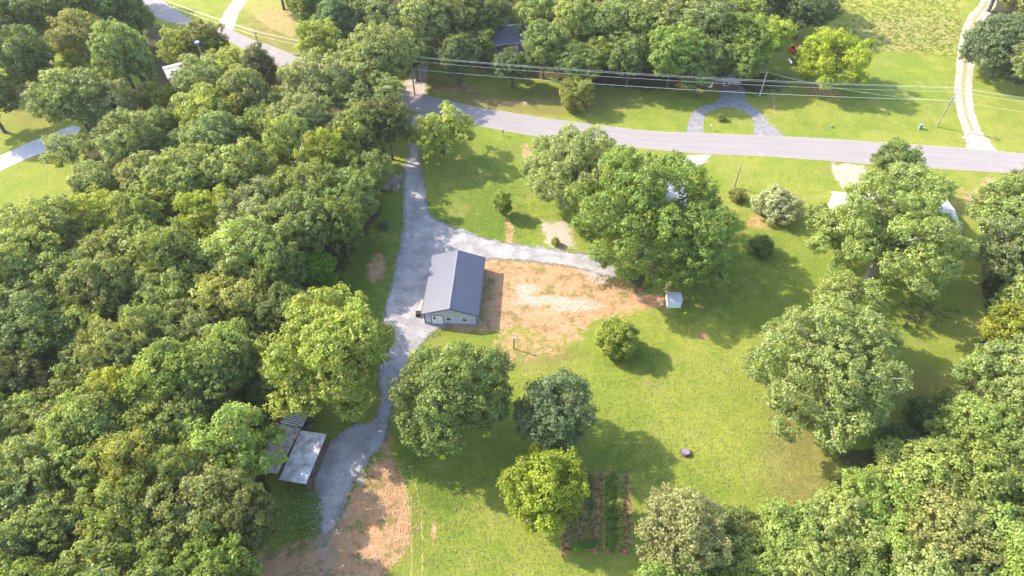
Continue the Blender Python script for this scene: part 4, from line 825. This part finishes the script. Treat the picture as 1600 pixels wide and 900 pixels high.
utility_pole(PE, 5.4, 'short wooden pole on the lawn above the olive bush', False, r=.15)
def wire(a, b, sag, label, r=.017, n=24):
    a = Vector(a); b = Vector(b); pts = []
    for i in range(n + 1):
        t = i / n; p = a.lerp(b, t); p.z -= 4 * sag * t * (1 - t); pts.append(p - a)
    o = MB().tube(pts, r, 4).build('power_line', M_WIRE, None, a); tag(o, label, 'power line', 'overhead lines strung between poles')
for k, (dy, dz, sag, nm) in enumerate(((1.0, -.2, 1.1, 'farthest of the overhead wires crossing the lawn beyond the road'), (0, .2, 1.25, 'topmost centre overhead wire crossing the lawn beyond the road'), (-1.0, -.2, 1.2, 'third overhead wire, on the near end of the crossarm'), (0, -2.9, 1.1, 'lowest thick overhead cable crossing below the others'))):
    a = PB + Vector((0.0, dy, HA + dz)); b = PA + Vector((0, dy, HA + dz)); wire(a, b, sag, nm, .026 if k == 3 else .017)
    far_ = PA + Vector((60, -14 + dy, HA + dz)); wire(b, far_, .9, nm.split(' crossing')[0].split(',')[0] + ' carried on to the right of the transformer pole', .016)
    if k < 3: wire(PC + Vector((0, dy, 9 + dz)), a, .8, ('first', 'second', 'third')[k] + ' wire between the cedar pole and the junction pole', .017)
    if k < 3: wire(PC + Vector((-45, 28 + dy, 9.2 + dz)), PC + Vector((0, dy, 9 + dz)), .7, ('first', 'second', 'third')[k] + ' wire running to the top left from the cedar pole', .017)
wire(PD + Vector((0, 0, 6.3)), PA + Vector((0, 0, HA - 3.1)), 1.2, 'thin service wire from the slim pale pole to the transformer pole', .016)
wire(PD + Vector((0, 0, 6.3)), Vector(at(1150, 110, 3)), .3, 'thin service wire from the slim pale pole to the brick cottage', .016)
# short post with light, leaning pole, mailbox and other small things
q = at(803, 545); e = empty('yard_post', (q.x, q.y, 0), 0, 'short dark post alone on the lawn before the metal building', 'post')
MB().tube([(0, 0, 0), (0, 0, 2.6)], .1, 8).build('shaft', M_BOARD, e); MB().box(-.14, .14, -.14, .14, 2.6, 3.0).build('meter_box', M_GREYM, e)
q = at(1474, 299); small('leaning_pole', MB().tube([(0, 0, 0), (-1.6, 2.4, 1.1)], .07, 6), M_WHITE, (q.x, q.y, 0), 'thin white pole leaning on the lawn up-right of the white house', 'pole')
q = at(1493, 372); m = MB(); m.tube([(0, 0, 0), (.9, 1.4, 1.7)], .05, 6); m.tube([(.35, -.2, 0), (1.2, 1.25, 1.7)], .05, 6)
for i in range(6): a = Vector((0, 0, 0)).lerp(Vector((.9, 1.4, 1.7)), (i + .5) / 6); b = Vector((.35, -.2, 0)).lerp(Vector((1.2, 1.25, 1.7)), (i + .5) / 6); m.tube([a, b], .03, 5)
small('ladder', m, M_WHITE, (q.x, q.y, 0), 'pale ladder leaning at the right end of the white house', 'ladder')
def mailbox(u, v, label, m=M_WHITE):
    q = at(u, v); e = empty('mailbox', (q.x, q.y, 0), R_(5), label, 'mailbox', 'mailboxes along the road')
    MB().box(-.05, .05, -.05, .05, 0, 1.05).build('post', M_WOOD, e)
    pr = [(math.cos(t) * .13, 1.2 + math.sin(t) * .13) for t in [math.pi * k / 6 for k in range(7)]] + [(-.13, 1.05), (.13, 1.05)]
    b = MB().poly([(x, -.28, z) for x, z in pr], (0, .56, 0)).build('box', m, e); MB().box(.135, .16, -.1, -.06, 1.1, 1.4).build('flag', mat_red, b)
mat_red = mat('red_paint', (.55, .02, .02), .4, .0, .5, var=.05)
mailbox(1502, 222, 'white mailbox where the dirt track meets the road')
mailbox(786, 212, 'dark mailbox on the verge below the road, right of the airy tree', M_DARK)
mailbox(1110, 203, 'grey mailbox at the mouth of the looped driveway', M_GREYM)
def pedestal(u, v, label, s=1.0):
    q = at(u, v); e = empty('utility_pedestal', (q.x, q.y, 0), 0, label, 'utility box')
    MB().box(-.3 * s, .3 * s, -.25 * s, .25 * s, 0, 1.0 * s).build('cabinet', M_GREENB, e); MB().box(-.33 * s, .33 * s, -.28 * s, .28 * s, 1.003 * s, 1.07 * s).build('lid', M_GREYM, e)
M_GREENB = mat('green_cabinet', (.16, .25, .18), .6, var=.1)
pedestal(1437, 201, 'green utility box on the lawn left of the transformer pole', 1.1); pedestal(1299, 199, 'low pale utility box on the verge beyond the road', .6)
# round blue cap glimpsed in the upper-left trees: a satellite dish on a mast
q = at(311, 75, 14.0); e = empty('dish_mast', (q.x, q.y, 0), 0, 'small blue-rimmed white dish on a mast above the upper-left trees', 'satellite dish')
MB().tube([(0, 0, 0), (0, 0, 15.3)], .07, 6).build('mast', M_GREYM, e)
M_BLUE = mat('blue_paint', (.06, .06, .42), .4, var=.1)
def disc(r, z, t): return [(r * math.cos(2 * math.pi * k / 16), r * math.sin(2 * math.pi * k / 16), z) for k in range(16)]
d = MB(); d.poly(disc(.62, 15.3, 0), (0, 0, .12)); d.build('dish', M_BLUE, e); MB().poly(disc(.3, 15.423, 0), (0, 0, .1)).build('feed_cap', M_WHITE, e)
# fire ring
q = at(657, 712); e = empty('fire_ring', (q.x, q.y, 0), 0, 'dark round fire ring on the grass below the large round tree', 'fire ring')
m = MB(); n = 16
for k in range(n):
    a = 2 * math.pi * k / n; m.box(-.13, .13, -.09, .09, 0, .3, Matrix.Translation((math.cos(a) * .5, math.sin(a) * .5, 0)) @ Matrix.Rotation(a + math.pi / 2, 4, 'Z'))
m.build('ring', M_DARK, e); MB().poly([(x * .7, y * .7, .03) for x, y, _ in disc(.6, 0, 0)], (0, 0, .06)).build('ash', M_BOARD, e)
q = at(669, 708); small('garden_chair', MB().box(-.25, .25, -.25, .25, .38, .42).box(-.25, .25, .22, .26, .43, .9).box(-.25, -.21, -.25, -.21, 0, .38).box(.21, .25, -.25, -.21, 0, .38).box(-.25, -.21, .21, .25, 0, .38).box(.21, .25, .21, .25, 0, .38), M_GWALL, (q.x, q.y, 0), 'pale garden chair beside the dark fire ring', 'chair', R_(60))
# tree stump with lilac-grey top
q = at(1071, 708); e = empty('tree_stump', (q.x, q.y, 0), 0, 'round greyish tree stump alone on the right part of the lawn', 'stump')
rs = random.Random(4); ring = [(math.cos(2 * math.pi * k / 18) * .62 * rs.uniform(.9, 1.1), math.sin(2 * math.pi * k / 18) * .62 * rs.uniform(.9, 1.1)) for k in range(18)]
m = MB(); m.v = [(x * 1.25, y * 1.25, 0) for x, y in ring] + [(x, y, .55) for x, y in ring]; m.f = [(k, (k + 1) % 18, 18 + (k + 1) % 18, 18 + k) for k in range(18)] + [tuple(range(18, 36))]
m.build('bark', M_BOARD, e); MB().poly([(x * .86, y * .86, .553) for x, y in ring], (0, 0, .02)).build('cut_face', mat('grey_wood_face', (.20, .165, .19), .8, var=.2, vscale=4), e)
# cars glimpsed beyond the road
def car(u, v, rz, paint, label):
    q = at(u, v); e = empty('parked_car', (q.x, q.y, 0), rz, label, 'car')
    prof = [(-2.2, .35), (-2.25, .75), (-2.1, .95), (-1.0, 1.02), (1.2, .98), (2.1, .82), (2.2, .6), (2.15, .35)]
    MB().poly([(x, -.88, z) for x, z in prof], (0, 1.76, 0)).build('body', paint, e)
    cab = [(-1.75, 1.0), (-1.25, 1.48), (.35, 1.5), (1.15, 1.0)]
    MB().poly([(x, -.76, z) for x, z in cab], (0, 1.52, 0)).build('glass', M_GLASS, e)
    MB().poly([(-1.22, -.7, 1.49), (.33, -.7, 1.51), (.33, .7, 1.51), (-1.22, .7, 1.49)], (0, 0, .05)).build('roof', paint, e)
    for x in (-1.35, 1.35):
        for y in (-.9, .9):
            w_ = MB().tube([(x, y - .1, .34), (x, y + .1, .34)], .34, 14).build('wheel', M_DARK, e); MB().tube([(x, y - .11, .34), (x, y + .11, .34)], .19, 10).build('rim', M_GREYM, w_)
    for y in (-.6, .6): MB().box(2.14, 2.22, y - .18, y + .18, .62, .76).build('headlight', M_WHITE, e); MB().box(-2.28, -2.2, y - .18, y + .18, .7, .84).build('taillight', mat_red, e)
car(1246, 80, R_(20), mat_red, 'red car parked behind the bright yellow lawn tree')
car(1245, 98, R_(12), M_BLUEW, 'pale blue-white car parked just below the red car') if 'M_BLUEW' in globals() else car(1245, 98, R_(12), mat('pale_car_paint', (.62, .68, .80), .3, .2, .5, var=.02), 'pale blue-white car parked just below the red car')

# ------------------------------------------------------------------ vegetable garden
M_SOIL = mat('garden_soil', (.27, .155, .065), .95, var=.45, vscale=1.8, bump=.2, bscale=4)
for k, (u0, u1) in enumerate(((886, 898), (905, 919), (926, 939), (949, 958), (972, 984))):
    um = (u0 + u1) / 2; sh = (k - 2) * 1.5
    sheet('garden_soil', [(u0, 738), (u1, 738), (u1 + 1 + sh, 800), (u1 - 2 + sh, 860), (u0 - 5 + sh, 862), (u0 - 2 + sh, 800)], .012 + .001 * k, M_SOIL, .24, 40 + k, .25)
def plant_row(u, v0, v1, hw, hh, colr, label, seed, dens):
    a = at(u, v0); b = at(u, v1); rs = np.random.RandomState(seed); n = int((b - a).length * dens)
    t = rs.uniform(0, 1, n); prof = .65 + .35 * np.sin(t * 31 + seed) * np.sin(t * 13)
    c = np.stack([a.x + (b.x - a.x) * t + rs.normal(0, hw, n) * prof, a.y + (b.y - a.y) * t, rs.uniform(.05, 1, n) * hh * prof], -1) - np.array([a.x, a.y, 0])
    per = 14; o = unit(rs.normal(size=(n, per, 3))); pos = (c[:, None] + o * .16 * rs.uniform(.3, 1, (n, per, 1))).reshape(-1, 3); pos[:, 2] = np.abs(pos[:, 2]) + .02
    nr = unit(o.reshape(-1, 3) + np.array([0, 0, .5]) + .4 * rs.normal(size=(n * per, 3))); N = len(pos)
    tt = unit(np.cross(nr, rs.normal(size=(N, 3)))); bb = np.cross(nr, tt); s = .17 * rs.uniform(.6, 1.3, N)[:, None]
    v = np.stack([pos - tt * s * .6, pos + bb * s * .4, pos + tt * s * .6, pos - bb * s * .4], 1).reshape(-1, 3)
    me = quads_mesh('foliage', v, np.arange(N * 4).reshape(-1, 4)); A = me.attributes.new('tint', 'FLOAT_COLOR', 'POINT'); cc = np.ones((N * 4, 4), np.float32)
    cc[:, 0] = np.repeat(np.clip(rs.normal(.5, .15, N), 0, 1), 4); cc[:, 1] = np.repeat(rs.uniform(.2, .8, N), 4); A.data.foreach_set('color', cc.ravel())
    o_ = link('crop_row', me, LEAF[colr][0], None, (a.x, a.y, 0)); tag(o_, label, 'crop row', 'planted rows of the vegetable garden')
for k, (u, v0, v1, hw, hh, c_, lb, dn) in enumerate(((902, 740, 850, .12, .25, 'light', 'sparse low crop row at the left side of the vegetable garden', 8), (922, 742, 800, .2, .4, 'dark', 'short dark crop row second from the left in the garden', 22), (943, 740, 858, .22, .5, 'light', 'middle crop row of the vegetable garden', 22), (956, 740, 860, .36, .7, 'vivid', 'tall green crop row second from the right in the garden', 34), (969, 742, 858, .4, .8, 'light', 'tallest bushy crop row at the right side of the garden', 36))):
    plant_row(u, v0, v1, hw, hh, c_, lb, 50 + k, dn)

# ------------------------------------------------------------------ loose cover nobody could count
def scatter(name, region, n, size, m, kind_fn, seed, label, hgt=.5, cat=None):
    rs = np.random.RandomState(seed); U = rs.uniform(region[0], region[2], n); V = rs.uniform(region[1], region[3], n)
    keep = kind_fn(U, V, rs); P = np.array([list(at(u, v)) for u, v in zip(U[keep], V[keep])])
    per = 5; N0 = len(P); c = np.repeat(P, per, 0) + rs.normal(0, size * .5, (N0 * per, 3)) * np.array([1, 1, 0]); N = len(c)
    c[:, 2] = rs.uniform(.1, 1, N) * size * hgt
    nr = unit(rs.normal(size=(N, 3)) + np.array([0, 0, .9])); t = unit(np.cross(nr, rs.normal(size=(N, 3)))); b = np.cross(nr, t); s = size * rs.uniform(.4, 1.1, N)[:, None]
    v = np.stack([c - t * s * .6, c + b * s * .35, c + t * s * .6, c - b * s * .35], 1).reshape(-1, 3); v[:, 2] = np.maximum(v[:, 2], .01)
    me = quads_mesh(name, v, np.arange(N * 4).reshape(-1, 4)); A = me.attributes.new('tint', 'FLOAT_COLOR', 'POINT'); cc = np.ones((N * 4, 4), np.float32)
    cc[:, 0] = np.repeat(np.clip(rs.normal(.5, .2, N), 0, 1), 4); cc[:, 1] = np.repeat(rs.uniform(.2, .8, N), 4); A.data.foreach_set('color', cc.ravel())
    o = link(name, me, m); o['kind'] = 'stuff'; tag(o, label, cat); return o
def inpoly(pts):
    return lambda U, V, rs: poly_mask(U, V, pts, 6) > rs.uniform(.2, .8, len(U))
scatter('meadow_weeds', (1290, -20, 1500, 90), 2200, .5, LEAF['yellow'][0], inpoly([(1305, -20), (1305, 60), (1355, 76), (1490, 86), (1496, 40), (1508, -20)]), 5, 'rough unmown meadow weeds left of the dirt track', cat='weeds')
scatter('wood_undergrowth', (380, 180, 640, 520), 1500, .4, LEAF['mid'][0], inpoly([(600, 215), (585, 330), (530, 420), (520, 480), (440, 600), (420, 560), (500, 420), (560, 300)]), 6, 'ragged undergrowth along the left wood edge', cat='undergrowth')
scatter('drive_weeds', (400, 740, 560, 900), 700, .3, LEAF['mid'][0], inpoly([(430, 760), (500, 770), (505, 850), (470, 870), (420, 840)]), 7, 'ragged weeds beside the lower end of the drive', cat='weeds')
scatter('garden_weeds', (875, 730, 995, 870), 1100, .22, LEAF['mid'][0], inpoly([(885, 738), (986, 738), (984, 862), (878, 862)]), 27, 'low weeds between the vegetable rows', cat='weeds')
# stones spilled along the gravel edges
def spill(name, ring_px, n, seed, m, label, width=.16, size=.08):
    rs = np.random.RandomState(seed); P = [at(*p) for p in ring_px]; P = catmull(P + [P[0]], 6)[:-1]; A = np.array([list(p)[:2] for p in P]); B = np.roll(A, -1, 0)
    Ls = np.linalg.norm(B - A, axis=1); i = rs.choice(len(A), n, p=Ls / Ls.sum()); t = rs.rand(n, 1)
    c = A[i] * (1 - t) + B[i] * t + rs.normal(0, width, (n, 2)); s_ = size * rs.uniform(.5, 1.6, (n, 1))
    a = rs.uniform(0, 6.28, (n, 1)); z = np.zeros((n, 1))
    q = [np.hstack([c + s_ * np.hstack([np.cos(a + k * 1.57), np.sin(a + k * 1.57)]) * rs.uniform(.7, 1.2, (n, 1)), z + .03]) for k in range(4)]
    tp = np.hstack([c, z + s_ * .9 + .03]); v = np.stack(q + [tp], 1).reshape(-1, 3); b = np.arange(n)[:, None] * 5
    f = np.vstack([np.hstack([b + k, b + (k + 1) % 4, b + 4]) for k in range(4)])
    me = bpy.data.meshes.new(name); me.from_pydata(v.tolist(), [], f.tolist()); me.update()
    o = link(name, me, m); o['kind'] = 'stuff'; tag(o, label, 'gravel')
spill('spilled_gravel', GR, 7000, 9, M_GRAVEL, 'loose stones spilled along the edges of the gravel drive')
spill('spilled_gravel', [(500, 760), (530, 790), (522, 830), (512, 880), (500, 870), (496, 820)], 700, 10, M_GRAVEL, 'loose stones fading into the clay at the lower end of the drive', .9)
scatter('edge_weeds', (500, 190, 700, 860), 5000, .32, LEAF['mid'][0], lambda U, V, rs: (lambda m: (m > .12) & (m < .42))(poly_mask(U, V, GR, 9)), 17, 'ragged grass and weeds along the edges of the gravel drive', cat='weeds')
lawn = [(790, 560), (960, 590), (1150, 540), (1190, 600), (1230, 700), (1330, 740), (1240, 800), (1150, 770), (1000, 800), (940, 900), (660, 900), (650, 760), (760, 740)]
def on_lawn(U, V, rs):
    return (poly_mask(U, V, GR, 4) < .05) & (poly_mask(U, V, [(870, 730), (995, 730), (990, 870), (870, 870)], 2) < .1) & ((poly_mask(U, V, lawn, 6) > rs.uniform(.2, .8, len(U))) | (poly_mask(U, V, [(680, 220), (880, 230), (850, 330), (820, 380), (690, 345), (660, 300)], 4) > .5) | (poly_mask(U, V, [(1130, 260), (1290, 262), (1300, 300), (1260, 500), (1190, 520), (1150, 420)], 6) > .5) | (poly_mask(U, V, [(1230, 160), (1490, 90), (1500, 220), (1260, 205)], 6) > .5))
M_TUFT = leaf_mat('lawn_tufts', (.21, .25, .045), .3)
scatter('lawn_tufts', (640, 90, 1510, 900), 26000, .17, M_TUFT, on_lawn, 33, 'taller tufts of grass and clover scattered over the lawns', hgt=.6, cat='grass')
M_CLOD = mat('clay_clods', (.44, .25, .13), .95, var=.3, vscale=1.5, c2=(.30, .2, .12))
spill('clay_clods', [(770, 420), (860, 430), (960, 455), (900, 490), (800, 500)], 1500, 21, M_CLOD, 'clods of clay strewn over the bare yard east of the building', 1.5, .09)
spill('clay_clods', [(600, 730), (630, 800), (600, 880), (480, 890), (530, 840)], 1500, 22, M_CLOD, 'clods of clay strewn over the bare ground at the bottom of the drive', 1.5, .09)
def snag(u, v, h, seed, label):
    q = at(u, v, h * .8); rs = random.Random(seed); e = empty('dead_tree', (q.x, q.y, 0), 0, label, 'dead tree'); m = MB()
    m.tube([(0, 0, 0), (.2, .1, h * .6), (.4, -.2, h)], [.28, .18, .05], 7).build('trunk', M_BARKP, e)
    b = MB()
    for k in range(9):
        z = h * rs.uniform(.55, .95); a = rs.uniform(0, 6.28); L = rs.uniform(1.2, 3.2); p0 = Vector((.2, 0, z)); p1 = p0 + Vector((math.cos(a) * L * .6, math.sin(a) * L * .6, L * .35)); p2 = p1 + Vector((math.cos(a + .5) * L * .5, math.sin(a + .5) * L * .5, L * .4))
        b.tube([p0, p1, p2], [.1, .07, .025], 5); b.tube([p1, p1 + Vector((math.cos(a - .8) * L * .4, math.sin(a - .8) * L * .4, L * .3))], [.05, .02], 4)
    b.build('bare_branches', M_BARKP, e)
snag(268, 556, 15.5, 3, 'bare dead tree poking through the middle of the left wood')
snag(328, 522, 15.5, 5, 'smaller bare dead tree up-right of the other in the left wood')
snag(470, 255, 14.5, 8, 'bare dead treetop in the left wood near the gravel drive')
ob = sum(len(o.data.polygons) * 2 for o in {o.data.name: o for o in bpy.data.objects if o.type == 'MESH'}.values()); print('APPROX TRIS', ob)
# ------------------------------------------------------------------ air
hz = bpy.data.materials.new('haze_air'); hz.use_nodes = True; hn = hz.node_tree; hn.nodes.remove(hn.nodes['Principled BSDF'])
pv = hn.nodes.new('ShaderNodeVolumePrincipled'); pv.inputs['Color'].default_value = (1, .97, .93, 1); pv.inputs['Density'].default_value = .00009; pv.inputs['Anisotropy'].default_value = .2
hn.links.new(pv.outputs[0], hn.nodes['Material Output'].inputs['Volume'])
ho = MB().box(-4500, 4500, -1500, 6000, -1, 93).build('haze', hz); ho['kind'] = 'stuff'
